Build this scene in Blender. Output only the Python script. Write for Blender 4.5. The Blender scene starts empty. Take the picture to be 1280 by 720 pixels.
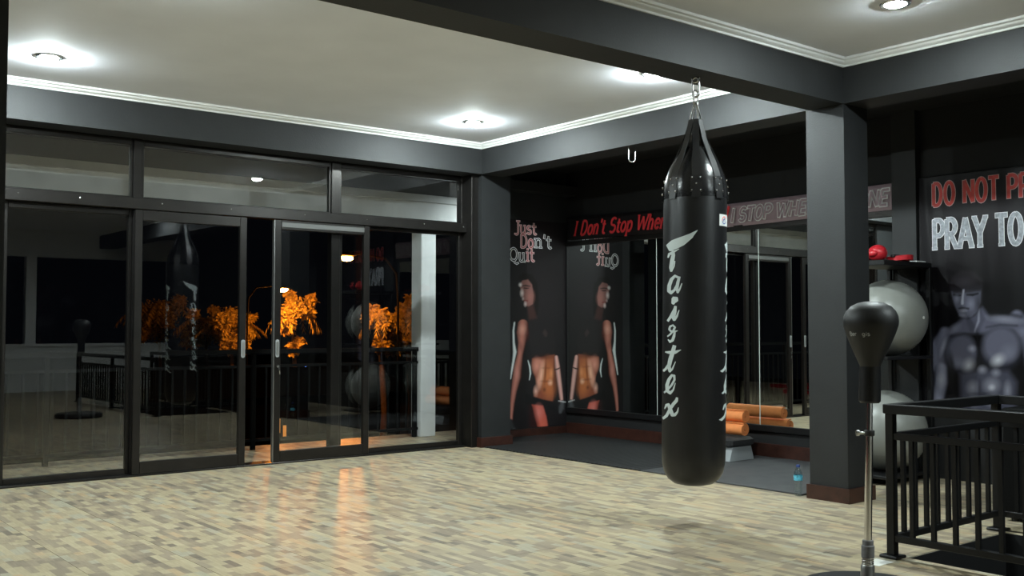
import bpy, bmesh, math, random
import numpy as np
from mathutils import Vector, Matrix

# ---------------------------------------------------------------- camera, world, exposure
S = bpy.context.scene
COL = S.collection
CAM_H = 1.2
YAW = math.radians(51.2)            # heading measured from +X (X runs along the glass front)
PITCH = math.atan(50.0 / 1273.0)
FPX = 1273.0
cam_d = bpy.data.cameras.new('camera')
cam_d.sensor_width = 36.0
cam_d.lens = 36.0 * FPX / 1280.0
cam_d.clip_end = 400
cam = bpy.data.objects.new('camera', cam_d)
COL.objects.link(cam)
cam.location = (0, 0, CAM_H)
cam.rotation_euler = (math.pi / 2 + PITCH, 0, YAW - math.pi / 2)
S.camera = cam

world = bpy.data.worlds.new('night_sky')
S.world = world
world.use_nodes = True
world.node_tree.nodes['Background'].inputs[0].default_value = (0.25, 0.3, 0.45, 1)
world.node_tree.nodes['Background'].inputs[1].default_value = 0.004

S.view_settings.view_transform = 'Standard'
S.view_settings.look = 'None'
S.view_settings.gamma = 1.0
S.view_settings.use_curve_mapping = False
S.view_settings.exposure = 0.0

LAMP_L = 1820.0        # radiance of the ceiling lamps
SODIUM_L = 800.0      # radiance of the street lamps

# pixel helpers (1280x720 frame)
_F = np.array([math.cos(YAW) * math.cos(PITCH), math.sin(YAW) * math.cos(PITCH), math.sin(PITCH)])
_R = np.array([math.sin(YAW), -math.cos(YAW), 0.0])
_U = np.cross(_R, _F)
_C = np.array([0, 0, CAM_H])
def ray(u, v): return _R * (u - 640) / FPX + _U * (360 - v) / FPX + _F
def onz(u, v, z=0.0):
    d = ray(u, v); return _C + d * (z - CAM_H) / d[2]
def onx(u, v, x):
    d = ray(u, v); return _C + d * x / d[0]
def ony(u, v, y):
    d = ray(u, v); return _C + d * y / d[1]
def atd(u, v, depth): return _C + ray(u, v) * depth
def proj(P):
    q = np.asarray(P, float) - _C
    w = q @ _F
    return np.stack([640 + FPX * (q @ _R) / w, 360 - FPX * (q @ _U) / w], -1)

# ---------------------------------------------------------------- materials
M = {}
def mat(name, color, rough=0.5, metal=0.0, noise=0.0, nscale=20.0, bump=0.0, bscale=120.0, spec=0.5, emit=None, estr=0.0, coat=0.0):
    m = bpy.data.materials.new(name); m.use_nodes = True
    nt = m.node_tree; b = nt.nodes['Principled BSDF']
    b.inputs['Base Color'].default_value = (*color, 1)
    b.inputs['Roughness'].default_value = rough
    b.inputs['Metallic'].default_value = metal
    b.inputs['Specular IOR Level'].default_value = spec
    b.inputs['Coat Weight'].default_value = coat
    if emit:
        b.inputs['Emission Color'].default_value = (*emit, 1)
        b.inputs['Emission Strength'].default_value = estr
    geo = nt.nodes.new('ShaderNodeNewGeometry')
    if noise > 0:
        n = nt.nodes.new('ShaderNodeTexNoise'); n.inputs['Scale'].default_value = nscale
        n.inputs['Detail'].default_value = 4
        nt.links.new(geo.outputs['Position'], n.inputs['Vector'])
        mr = nt.nodes.new('ShaderNodeMapRange')
        mr.inputs['To Min'].default_value = 1 - noise; mr.inputs['To Max'].default_value = 1 + noise
        mr.inputs['From Min'].default_value = 0.3; mr.inputs['From Max'].default_value = 0.7
        nt.links.new(n.outputs['Fac'], mr.inputs['Value'])
        mx = nt.nodes.new('ShaderNodeVectorMath'); mx.operation = 'SCALE'
        mx.inputs[0].default_value = color
        nt.links.new(mr.outputs['Result'], mx.inputs['Scale'])
        nt.links.new(mx.outputs['Vector'], b.inputs['Base Color'])
    if bump > 0:
        n2 = nt.nodes.new('ShaderNodeTexNoise'); n2.inputs['Scale'].default_value = bscale
        nt.links.new(geo.outputs['Position'], n2.inputs['Vector'])
        bp = nt.nodes.new('ShaderNodeBump'); bp.inputs['Strength'].default_value = bump
        bp.inputs['Distance'].default_value = 0.003
        nt.links.new(n2.outputs['Fac'], bp.inputs['Height'])
        nt.links.new(bp.outputs['Normal'], b.inputs['Normal'])
    M[name] = m
    return m

mat('charcoal_paint', (0.0145, 0.0155, 0.0165), 0.6, noise=0.12, nscale=6, bump=0.25, bscale=90)
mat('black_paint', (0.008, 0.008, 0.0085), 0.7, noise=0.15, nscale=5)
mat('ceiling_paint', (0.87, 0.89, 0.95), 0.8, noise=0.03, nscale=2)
mat('cornice_white', (0.84, 0.85, 0.83), 0.6)
mat('white_plaster', (0.88, 0.90, 0.90), 0.75, noise=0.05, nscale=4)
mat('pale_grey_plaster', (0.72, 0.73, 0.72), 0.8, noise=0.08, nscale=5)
mat('brown_skirting', (0.045, 0.016, 0.011), 0.35, noise=0.3, nscale=14)
mat('grout', (0.42, 0.40, 0.34), 0.8)
mat('bronze_aluminium', (0.036, 0.033, 0.031), 0.30, metal=0.75, noise=0.1, nscale=8)
mat('brushed_aluminium', (0.42, 0.42, 0.41), 0.35, metal=0.9)
mat('silver_steel', (0.66, 0.66, 0.65), 0.22, metal=1.0)
mat('chrome', (0.8, 0.8, 0.8), 0.12, metal=1.0)
mat('black_steel', (0.007, 0.007, 0.0075), 0.42, spec=0.35, noise=0.2, nscale=12)
mat('dull_black_leather', (0.012, 0.012, 0.013), 0.5, bump=0.2, bscale=260)
mat('black_leather', (0.011, 0.011, 0.012), 0.36, bump=0.25, bscale=260, noise=0.2, nscale=9)
mat('shiny_black_vinyl', (0.011, 0.011, 0.012), 0.26, bump=0.6, bscale=30)
mat('black_rubber', (0.016, 0.016, 0.017), 0.55)
mat('white_print', (0.66, 0.74, 0.74), 0.5)
mat('white_label', (0.75, 0.76, 0.74), 0.5)
mat('red_print', (0.88, 0.055, 0.065), 0.5)
mat('blue_print', (0.05, 0.12, 0.4), 0.5)
mat('dusty_red_print', (0.48, 0.10, 0.11), 0.5)
mat('rose_outline', (0.85, 0.58, 0.58), 0.5)
mat('bright_outline', (0.93, 0.93, 0.95), 0.45)
mat('grey_letter', (0.40, 0.42, 0.47), 0.5, noise=0.35, nscale=40)
mat('red_letter', (0.82, 0.09, 0.08), 0.5, noise=0.25, nscale=12)
mat('poster_black', (0.014, 0.012, 0.013), 0.4)
mat('mauve_vinyl', (0.43, 0.315, 0.365), 0.36)  # the print's mauve, raised to include the sheen on the vinyl
mat('matt_black_iron', (0.003, 0.003, 0.003), 0.7, spec=0.1)
mat('channel_aluminium', (0.14, 0.14, 0.135), 0.4, metal=0.8)
mat('night_house', (0.003, 0.003, 0.003), 0.9, spec=0.0)
mat('orange_foam', (0.80, 0.26, 0.075), 0.75, noise=0.06, nscale=20, bump=0.3, bscale=300)
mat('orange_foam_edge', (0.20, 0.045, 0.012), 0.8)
mat('grey_plastic', (0.34, 0.36, 0.37), 0.5)
mat('mid_grey_rubber', (0.20, 0.20, 0.21), 0.55)
mat('silver_ball', (0.24, 0.245, 0.225), 0.33, noise=0.06, nscale=6, spec=0.6)
mat('red_padding', (0.55, 0.02, 0.03), 0.35)
mat('red_frame', (0.40, 0.015, 0.02), 0.3)
mat('paper', (0.75, 0.75, 0.70), 0.7)
mat('bottle_cap', (0.03, 0.06, 0.22), 0.4)
mat('bottle_label', (0.10, 0.45, 0.62), 0.4, noise=0.5, nscale=60)
mat('asphalt', (0.006, 0.006, 0.006), 0.9, spec=0.0)
mat('bark', (0.10, 0.07, 0.05), 0.9, noise=0.3, nscale=15)
mat('leaf', (0.62, 0.50, 0.14), 0.6, noise=0.6, nscale=5)
mat('lamp_glow_weak', (1, 1, 1), 0.5, emit=(0.87, 1.0, 1.0), estr=LAMP_L*0.8)
mat('lamp_glow_dim', (1, 1, 1), 0.5, emit=(0.87, 1.0, 1.0), estr=LAMP_L*0.30)
mat('lamp_glow', (1, 1, 1), 0.5, emit=(0.87, 1.0, 1.0), estr=LAMP_L)
mat('sodium_glow', (1, 0.5, 0.1), 0.5, emit=(1.0, 0.30, 0.035), estr=SODIUM_L)
mat('warm_glow', (1, 0.5, 0.1), 0.5, emit=(1.0, 0.42, 0.08), estr=0.5)
mat('blue_glow', (0.1, 0.2, 1.0), 0.5, emit=(0.1, 0.25, 1.0), estr=3.0)
mat('mirror_silver', (0.80, 0.83, 0.81), 0.0, metal=1.0)
mat('mirror_edge', (0.55, 0.62, 0.58), 0.3)
mat('dark_roof', (0.008, 0.008, 0.008), 0.8)

def glass(name, tint, r0):
    m = bpy.data.materials.new(name); m.use_nodes = True
    nt = m.node_tree; nt.nodes.clear()
    out = nt.nodes.new('ShaderNodeOutputMaterial')
    tr = nt.nodes.new('ShaderNodeBsdfTransparent'); tr.inputs[0].default_value = (*tint, 1)
    gl = nt.nodes.new('ShaderNodeBsdfGlossy'); gl.inputs['Roughness'].default_value = 0.0
    lw = nt.nodes.new('ShaderNodeLayerWeight'); lw.inputs['Blend'].default_value = 0.5
    pw = nt.nodes.new('ShaderNodeMath'); pw.operation = 'POWER'; pw.inputs[1].default_value = 5
    ma = nt.nodes.new('ShaderNodeMath'); ma.operation = 'MULTIPLY_ADD'
    ma.inputs[1].default_value = 1 - r0; ma.inputs[2].default_value = r0
    mx = nt.nodes.new('ShaderNodeMixShader')
    nt.links.new(lw.outputs['Facing'], pw.inputs[0]); nt.links.new(pw.outputs[0], ma.inputs[0])
    nt.links.new(ma.outputs[0], mx.inputs[0])
    nt.links.new(tr.outputs[0], mx.inputs[1]); nt.links.new(gl.outputs[0], mx.inputs[2])
    nt.links.new(mx.outputs[0], out.inputs[0])
    M[name] = m
glass('door_glass', (0.98, 0.985, 0.985), 0.066)
glass('night_window_glass', (0.85, 0.86, 0.88), 0.045)
glass('bottle_plastic', (0.86, 0.93, 0.95), 0.10)

def tile_material():
    m = bpy.data.materials.new('strip_print_tile'); m.use_nodes = True
    nt = m.node_tree; b = nt.nodes['Principled BSDF']; N = nt.nodes.new; L = nt.links.new
    geo = N('ShaderNodeNewGeometry'); sep = N('ShaderNodeSeparateXYZ'); L(geo.outputs['Position'], sep.inputs[0])
    def mth(op, a, c=None, d=None):
        n = N('ShaderNodeMath'); n.operation = op
        for i, v in enumerate((a, c, d)):
            if v is None: continue
            if isinstance(v, (int, float)): n.inputs[i].default_value = v
            else: L(v, n.inputs[i])
        return n.outputs[0]
    def wn1(v):
        n = N('ShaderNodeTexWhiteNoise'); n.noise_dimensions = '1D'; L(v, n.inputs['W']); return n.outputs['Value']
    def wn2(a, c):
        cb = N('ShaderNodeCombineXYZ'); L(a, cb.inputs[0]); L(c, cb.inputs[1])
        n = N('ShaderNodeTexWhiteNoise'); n.noise_dimensions = '2D'; L(cb.outputs[0], n.inputs['Vector']); return n.outputs['Value']
    W = 0.5/12
    row = mth('FLOOR', mth('DIVIDE', mth('ADD', sep.outputs['X'], 50.47), W))
    r1 = wn1(row)
    off = mth('MULTIPLY', mth('FLOOR', mth('MULTIPLY', r1, 7.99)), 0.125)
    colm = mth('FLOOR', mth('ADD', mth('DIVIDE', mth('ADD', sep.outputs['Y'], 50.27), 0.5/3), off))
    cellv = wn2(row, colm)
    # a third of the strips are printed as two half pieces
    half = mth('FLOOR', mth('ADD', mth('DIVIDE', mth('ADD', sep.outputs['Y'], 50.27), 0.25/3), mth('MULTIPLY', off, 2.0)))
    hv = wn2(mth('ADD', row, 77.0), half)
    sw_ = mth('GREATER_THAN', wn2(mth('ADD', row, 913.0), colm), 0.66)
    v = mth('ADD', mth('MULTIPLY', cellv, mth('SUBTRACT', 1.0, sw_)), mth('MULTIPLY', hv, sw_))
    cr = N('ShaderNodeValToRGB'); cr.color_ramp.interpolation = 'CONSTANT'
    e = cr.color_ramp.elements
    stops = [(0.0, (0.205, 0.172, 0.132)), (0.035, (0.275, 0.225, 0.165)), (0.18, (0.325, 0.265, 0.190)), (0.36, (0.365, 0.300, 0.205)),
             (0.50, (0.425, 0.355, 0.232)), (0.70, (0.465, 0.395, 0.260)), (0.86, (0.400, 0.365, 0.270)), (0.95, (0.46, 0.345, 0.215))]
    e[0].position, e[0].color = stops[0][0], (*stops[0][1], 1)
    e[1].position, e[1].color = stops[1][0], (*stops[1][1], 1)
    for p, c in stops[2:]:
        el = e.new(p); el.color = (*c, 1)
    L(v, cr.inputs[0])
    # fine printed grain along the strips
    mp = N('ShaderNodeMapping'); mp.inputs['Scale'].default_value = (90, 9, 1); L(geo.outputs['Position'], mp.inputs[0])
    ns = N('ShaderNodeTexNoise'); ns.inputs['Scale'].default_value = 1.0; ns.inputs['Detail'].default_value = 3; L(mp.outputs[0], ns.inputs['Vector'])
    gr = N('ShaderNodeMapRange'); gr.inputs['From Min'].default_value = 0.3; gr.inputs['From Max'].default_value = 0.7
    gr.inputs['To Min'].default_value = 0.9; gr.inputs['To Max'].default_value = 1.1; L(ns.outputs['Fac'], gr.inputs['Value'])
    sc = N('ShaderNodeVectorMath'); sc.operation = 'SCALE'; L(cr.outputs[0], sc.inputs[0]); L(gr.outputs[0], sc.inputs['Scale'])
    L(sc.outputs[0], b.inputs['Base Color'])
    b.inputs['Roughness'].default_value = 0.36
    b.inputs['Specular IOR Level'].default_value = 0.2
    bp = N('ShaderNodeBump'); bp.inputs['Strength'].default_value = 0.12; bp.inputs['Distance'].default_value = 0.0012
    L(cellv, bp.inputs['Height']); L(bp.outputs[0], b.inputs['Normal'])
    M['tile'] = m
tile_material()

def ribbed_mat():
    m = mat('ribbed_rubber', (0.014, 0.0145, 0.015), 0.6, spec=0.3)
    nt = m.node_tree; b = nt.nodes['Principled BSDF']
    geo = nt.nodes.new('ShaderNodeNewGeometry')
    w = nt.nodes.new('ShaderNodeTexWave'); w.bands_direction = 'Y'; w.inputs['Scale'].default_value = 6.0
    w.inputs['Distortion'].default_value = 0.3
    nt.links.new(geo.outputs['Position'], w.inputs['Vector'])
    bp = nt.nodes.new('ShaderNodeBump'); bp.inputs['Strength'].default_value = 0.7; bp.inputs['Distance'].default_value = 0.01
    nt.links.new(w.outputs['Fac'], bp.inputs['Height']); nt.links.new(bp.outputs[0], b.inputs['Normal'])
ribbed_mat()
mat('smooth_grey_rubber', (0.045, 0.046, 0.048), 0.6, noise=0.2, nscale=8)

def attr_material(name, rough, bump=0.0):
    m = bpy.data.materials.new(name); m.use_nodes = True
    nt = m.node_tree; b = nt.nodes['Principled BSDF']
    a = nt.nodes.new('ShaderNodeAttribute'); a.attribute_name = 'print'
    nt.links.new(a.outputs['Color'], b.inputs['Base Color'])
    b.inputs['Roughness'].default_value = rough
    b.inputs['Specular IOR Level'].default_value = 0.22
    M[name] = m
attr_material('poster_print', 0.45)
attr_material('banner_print', 0.38)

# ---------------------------------------------------------------- mesh helpers
WLOC = {}
class MB:
    def __init__(s): s.v = []; s.f = []
    def add(s, vs, fs):
        o = len(s.v); s.v += [tuple(map(float, p)) for p in vs]; s.f += [tuple(i + o for i in f) for f in fs]; return s
    def box(s, x0, x1, y0, y1, z0, z1):
        return s.add([(x0,y0,z0),(x1,y0,z0),(x1,y1,z0),(x0,y1,z0),(x0,y0,z1),(x1,y0,z1),(x1,y1,z1),(x0,y1,z1)],
                     [(0,3,2,1),(4,5,6,7),(0,1,5,4),(1,2,6,5),(2,3,7,6),(3,0,4,7)])
    def rbox(s, x0, x1, y0, y1, z0, z1, r=0.005):
        # box with chamfered vertical edges and chamfered top/bottom rim
        def ring(z, i):
            a0, a1, b0, b1 = x0 + i, x1 - i, y0 + i, y1 - i
            return [(a0+r,b0,z),(a1-r,b0,z),(a1,b0+r,z),(a1,b1-r,z),(a1-r,b1,z),(a0+r,b1,z),(a0,b1-r,z),(a0,b0+r,z)]
        vs = ring(z0, r) + ring(z0 + r, 0) + ring(z1 - r, 0) + ring(z1, r)
        fs = [tuple(range(7, -1, -1)), tuple(range(24, 32))]
        for k in range(3):
            for i in range(8):
                j = (i + 1) % 8; fs.append((k*8+i, k*8+j, k*8+8+j, k*8+8+i))
        return s.add(vs, fs)
    def cyl(s, p0, p1, r0, r1=None, n=16):
        r1 = r0 if r1 is None else r1
        p0 = Vector(p0); p1 = Vector(p1); d = (p1 - p0).normalized()
        a = d.orthogonal().normalized(); b = d.cross(a)
        vs = []
        for p, r in ((p0, r0), (p1, r1)):
            for i in range(n):
                t = 2 * math.pi * i / n; vs.append(p + a * (r * math.cos(t)) + b * (r * math.sin(t)))
        fs = [(i, (i+1) % n, n + (i+1) % n, n + i) for i in range(n)] + [tuple(range(n-1, -1, -1)), tuple(range(n, 2*n))]
        return s.add(vs, fs)
    def tube(s, path, r, n=10, closed=False):
        P = [Vector(p) for p in path]; m = len(P); vs = []; a = None
        rr = r if isinstance(r, (list, tuple)) else [r] * m
        for i in range(m):
            if closed: d = P[(i+1) % m] - P[i-1]
            else: d = P[min(i+1, m-1)] - P[max(i-1, 0)]
            d.normalize()
            if a is None: a = d.orthogonal().normalized()
            a = (a - d * a.dot(d)).normalized(); b = d.cross(a)
            for k in range(n):
                t = 2 * math.pi * k / n; vs.append(P[i] + (a * math.cos(t) + b * math.sin(t)) * rr[i])
        fs = []
        for i in range(m if closed else m - 1):
            j = (i + 1) % m
            for k in range(n): fs.append((i*n+k, i*n+(k+1) % n, j*n+(k+1) % n, j*n+k))
        if not closed: fs += [tuple(range(n-1, -1, -1)), tuple(range((m-1)*n, m*n))]
        return s.add(vs, fs)
    def lathe(s, prof, c=(0,0,0), n=32, axis=None):
        # prof: list of (radius, height)
        ax = Vector(axis or (0, 0, 1)).normalized(); a = ax.orthogonal().normalized(); b = ax.cross(a); c = Vector(c)
        vs = []; rings = []
        for r, h in prof:
            if r < 1e-6: rings.append([len(vs)]); vs.append(c + ax * h)
            else:
                rings.append(list(range(len(vs), len(vs) + n)))
                for i in range(n):
                    t = 2 * math.pi * i / n; vs.append(c + ax * h + (a * math.cos(t) + b * math.sin(t)) * r)
        fs = []
        for A, B in zip(rings, rings[1:]):
            for i in range(n):
                j = (i + 1) % n
                if len(A) == 1 and len(B) == 1: continue
                if len(A) == 1: fs.append((A[0], B[j], B[i]))
                elif len(B) == 1: fs.append((A[i], A[j], B[0]))
                else: fs.append((A[i], A[j], B[j], B[i]))
        if len(rings[0]) > 1: fs.append(tuple(reversed(rings[0])))
        if len(rings[-1]) > 1: fs.append(tuple(rings[-1]))
        return s.add(vs, fs)
    def ball(s, c, r, n=32, m=18, sc=(1,1,1)):
        o = len(s.v)
        s.lathe([(r * math.sin(math.pi * i / m) if 0 < i < m else 0, -r * math.cos(math.pi * i / m)) for i in range(m + 1)], (0,0,0), n)
        s.v[o:] = [(c[0] + p[0]*sc[0], c[1] + p[1]*sc[1], c[2] + p[2]*sc[2]) for p in s.v[o:]]
        return s
    def prism(s, poly, to3, t0, t1):
        # poly 2D points; to3(a, b, t) -> 3D
        n = len(poly)
        vs = [to3(a, b, t0) for a, b in poly] + [to3(a, b, t1) for a, b in poly]
        return s.add(vs, [tuple(range(n-1, -1, -1)), tuple(range(n, 2*n))] + [(i, (i+1) % n, n + (i+1) % n, n + i) for i in range(n)])
    def move(s, fn): s.v = [tuple(fn(Vector(p))) for p in s.v]; return s

def make(name, mb, m, parent=None, smooth=None):
    V = np.array(mb.v)
    if parent is None:
        org = np.array([(V[:,0].min()+V[:,0].max())/2, (V[:,1].min()+V[:,1].max())/2, V[:,2].min()])
    else: org = np.array(WLOC[parent.name])
    me = bpy.data.meshes.new(name)
    me.from_pydata((V - org).tolist(), [], mb.f)
    me.materials.append(M[m] if isinstance(m, str) else m)
    me.validate(); 
    bm = bmesh.new(); bm.from_mesh(me); bmesh.ops.recalc_face_normals(bm, faces=bm.faces[:]); bm.to_mesh(me); bm.free()
    if smooth is not None:
        me.polygons.foreach_set('use_smooth', [True] * len(me.polygons))
        me.set_sharp_from_angle(angle=math.radians(smooth))
    o = bpy.data.objects.new(name, me); COL.objects.link(o)
    if parent is None: o.location = org
    else: o.parent = parent
    WLOC[o.name] = tuple(org)
    return o
def empty(name, loc):
    o = bpy.data.objects.new(name, None); COL.objects.link(o); o.location = loc; o.empty_display_size = 0.1
    WLOC[o.name] = tuple(loc); return o
def tag(o, label=None, cat=None, group=None, kind=None):
    if label: o['label'] = label
    if cat: o['category'] = cat
    if group: o['group'] = group
    if kind: o['kind'] = kind
    return o
def thing(name, loc, label, cat, group=None): return tag(empty(name, loc), label, cat, group)
def struct(name, mb, m, label, parent=None, smooth=None):
    o = make(name, mb, m, parent, smooth)
    if parent is None: tag(o, label, kind='structure')
    return o
def bx(*a): return MB().box(*a)

# ---------------------------------------------------------------- room constants (metres)
X_L, X_R = -3.0, 7.80            # far left wall, mirror wall
Y_N = -3.7                       # wall behind
Y_A0, Y_A1 = 8.17, 8.52          # beam over the glass front
Z_C, Z_B = 3.06, 2.755           # ceiling, beam underside
XB0, XB1 = 6.18, 6.47            # column / beam line beside the mirror strip
YB0, YB1 = 4.02, 4.30            # cross beam carrying the bag
CX0, CX1 = 0.50, 0.872           # left columns

# ---------------------------------------------------------------- floor
HX0, HX1, HY0, HY1 = 4.98, 6.04, -0.6, 2.89       # stair opening
fl = MB()
for r in ((X_L, HX0, Y_N, 8.53), (HX1, X_R, Y_N, 8.53), (HX0, HX1, Y_N, HY0), (HX0, HX1, HY1, 8.53), (6.2, X_R, 8.53, 8.9)):
    fl.box(r[0], r[1], r[2], r[3], -0.12, -0.003)
floor = struct('floor', fl, 'grout', 'floor of strip printed beige ceramic tiles')
T = 0.5; GX, GY = 4.03 - 20 * T, 4.23 - 20 * T
full_mesh = None
rest = MB(); ntile = 0
def clip_rects(x0, x1, y0, y1):
    # remove the stair opening from a tile
    if x1 <= HX0 or x0 >= HX1 or y1 <= HY0 or y0 >= HY1: return [(x0, x1, y0, y1)]
    out = []
    if x0 < HX0: out.append((x0, HX0, y0, y1))
    if x1 > HX1: out.append((HX1, x1, y0, y1))
    a, b = max(x0, HX0), min(x1, HX1)
    if y0 < HY0: out.append((a, b, y0, HY0))
    if y1 > HY1: out.append((a, b, HY1, y1))
    return out
g = 0.0012
tile_cells = []
for i in range(60):
    for j in range(60):
        x0 = max(GX + i*T, X_L); x1 = min(GX + i*T + T, X_R); y0 = max(GY + j*T, Y_N); y1 = min(GY + j*T + T, 8.53)
        if x1 - x0 < 0.01 or y1 - y0 < 0.01: continue
        tile_cells += clip_rects(x0, x1, y0, y1)
for (x0, x1, y0, y1) in tile_cells:
    if x1 - x0 < 0.01 or y1 - y0 < 0.01: continue
    cx, cy = (x0+x1)/2, (y0+y1)/2
    pts = np.array([(x0,y0,0),(x1,y0,0),(x0,y1,0),(x1,y1,0)])
    dep = pts @ _F
    vis = False
    if dep.min() > 0.5 and x0 < 6.3:
        pp = proj(pts); vis = pp[:,0].max() > 0 and pp[:,0].min() < 1280 and pp[:,1].min() < 720
    whole = abs(x1-x0-T) < 1e-4 and abs(y1-y0-T) < 1e-4
    if vis:
        if whole:
            if full_mesh is None:
                o = make('tile', MB().box(x0+g, x1-g, y0+g, y1-g, -0.006, 0), 'tile', floor)
                V = np.array([v.co for v in o.data.vertices]); c = np.array([cx, cy, 0]) - np.array(WLOC[floor.name])
                for v in o.data.vertices: v.co = Vector(np.array(v.co) - c)
                o.location = c; full_mesh = o.data
            else:
                o = bpy.data.objects.new('tile', full_mesh); COL.objects.link(o); o.parent = floor
                o.location = np.array([cx, cy, 0]) - np.array(WLOC[floor.name])
        else: make('tile', MB().box(x0+g, x1-g, y0+g, y1-g, -0.006, 0), 'tile', floor)
        ntile += 1
    else: rest.box(x0+g, x1-g, y0+g, y1-g, -0.006, 0)
tag(make('tile_field', rest, 'tile', floor), kind='stuff')

# ---------------------------------------------------------------- stairwell
for k, (nm, a, lb) in enumerate((
    ('wall_stair_left', (HX0-0.1, HX0+0.006, HY0, HY1, -3.2, -0.004), 'black stairwell wall under the front railing'),
    ('wall_stair_right', (HX1-0.006, HX1+0.1, HY0, HY1, -3.2, -0.004), 'black stairwell wall beside the low black wall'),
    ('wall_stair_far', (HX0, HX1, HY1-0.006, HY1+0.1, -3.2, -0.004), 'black stairwell wall at the foot of the stairs'),
    ('wall_stair_near', (HX0-0.1, HX1+0.1, HY0-0.1, HY0, -3.2, -0.125), 'black stairwell wall under the stair head'),
    ('floor_stair', (HX0-0.1, HX1+0.1, HY0-0.1, HY1+0.1, -3.3, -3.2), 'dark floor at the bottom of the stairs'))):
    struct(nm, bx(*a), 'black_paint', lb)
st = thing('staircase', ((HX0+HX1)/2, HY0, -3.2), 'black stair flight going down inside the railed floor opening', 'stairs')
for k in range(16):
    make('step', MB().box(HX0+0.01, HX1-0.01, HY0+0.01+k*0.205, HY0+0.01+(k+1)*0.205, -3.2, -0.19*(k+1)), 'black_paint', st)

# ---------------------------------------------------------------- walls, columns, beams, ceiling
mbw = MB().box(X_R, X_R+0.2, Y_N, 8.9, -0.1, 3.2)
struct('wall_right', mbw, 'black_paint', 'black wall that carries the mirrors and the banners')
struct('wall_far_right', bx(6.50, X_R, 8.70, 8.9, -0.1, 3.2), 'charcoal_paint', 'short charcoal wall in the corner that carries the figure poster')
struct('wall_far_left', bx(X_L, 1.80, 8.42, 8.62, -0.1, 3.2), 'charcoal_paint', 'charcoal wall beside the glass front')
struct('wall_left', bx(X_L-0.2, X_L, Y_N, 8.62, -0.1, 3.2), 'charcoal_paint', 'charcoal wall at the far side of the gym')
struct('trim_pier', bx(X_R-0.07, X_R, 4.372, 4.585, 0, 3.2), 'charcoal_paint', 'charcoal wall pier between mirror and hanging banner')
# wall behind the camera: white parapet with night windows, white pillars
wn = MB().box(X_L-0.2, X_R+0.2, Y_N-0.2, Y_N, -0.1, 0.85).box(X_L-0.2, X_R+0.2, Y_N-0.26, Y_N+0.05, 0.85, 0.9).box(X_L-0.2, X_R+0.2, Y_N-0.2, Y_N, 2.55, 3.2)
for xp in (-2.9, -0.6, 1.7, 4.95, 7.6): wn.box(xp-0.09, xp+0.09, Y_N-0.19, Y_N+0.01, 0.9, 2.55)
struct('wall_near', wn, 'white_plaster', 'white parapet wall with window openings at the back of the gym')
for k, (a, b) in enumerate(((-2.8, -0.7), (-0.5, 1.6), (1.8, 4.85), (5.05, 7.5))):
    struct('window_%d' % (k+10), bx(a, b, Y_N-0.11, Y_N-0.10, 0.9, 2.55), 'night_window_glass', 'dark night window over the white parapet at the back')

def column(name, x0, x1, y0, y1, label):
    o = struct(name, bx(x0, x1, y0, y1, 0, 3.2), 'charcoal_paint', label)
    sk = 0.018; h = 0.10
    m = MB().box(x0-sk, x1+sk, y0-sk, y0, 0, h).box(x0-sk, x1+sk, y1, y1+sk, 0, h).box(x0-sk, x0, y0, y1, 0, h).box(x1, x1+sk, y0, y1, 0, h)
    make('skirting', m, 'brown_skirting', o)
    return o
column('column', XB0, XB1, YB0, YB0+0.305, 'charcoal square column standing beside the hanging heavy bag')
column('column', 6.20, 6.57, 8.20, 8.57, 'charcoal square column in the corner between glass front and figure poster')
column('column', CX0, CX1, YB0, YB0+0.317, 'charcoal square column at the free end of the cross beam')
column('column', CX0, CX1, 8.05, 8.41, 'charcoal square column at the outer end of the glass front')

struct('beam', bx(X_L, XB1, Y_A0, Y_A1, Z_B, 3.2), 'charcoal_paint', 'charcoal ceiling beam above the glass front')
struct('beam', bx(XB0, XB1, Y_N, Y_A0, Z_B, 3.2), 'charcoal_paint', 'charcoal ceiling beam along the mirror strip')
struct('beam', bx(X_L, XB0, YB0, YB1, Z_B, 3.2), 'charcoal_paint', 'charcoal cross beam that carries the heavy bag')
struct('beam', bx(CX0, CX1, YB1, Y_A0, Z_B, 3.2), 'charcoal_paint', 'charcoal side beam between the two outer columns')
struct('ceiling', bx(X_L, XB0, Y_N, Y_A0, Z_C, 3.2), 'ceiling_paint', 'pale plaster ceiling between the beams')
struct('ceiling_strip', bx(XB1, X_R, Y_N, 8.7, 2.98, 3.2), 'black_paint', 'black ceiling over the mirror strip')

def cornice(name, x0, x1, y0, y1, label):
    prof = [(0, 0.055), (0.012, 0.055), (0.016, 0.043), (0.030, 0.036), (0.038, 0.020), (0.052, 0.014), (0.058, 0.0), (0, 0)]   # (into room, below ceiling)
    m = MB(); rings = []
    for (sx, sy, cx, cy) in ((1,1,x0,y0),(-1,1,x1,y0),(-1,-1,x1,y1),(1,-1,x0,y1)):
        rings.append([(cx + sx*a, cy + sy*a, Z_C - d) for a, d in prof])
    n = len(prof); vs = sum(rings, []); fs = []
    for k in range(4):
        for i in range(n):
            fs.append((k*n+i, k*n+(i+1) % n, ((k+1) % 4)*n+(i+1) % n, ((k+1) % 4)*n+i))
    m.add(vs, fs)
    struct(name, m, 'cornice_white', label, smooth=40)
cornice('trim_1', CX1, XB0, YB1, Y_A0, 'white stepped cornice around the ceiling by the glass front')
cornice('trim_2', CX1, XB0, Y_N, YB0, 'white stepped cornice around the ceiling over the stairs')
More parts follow.
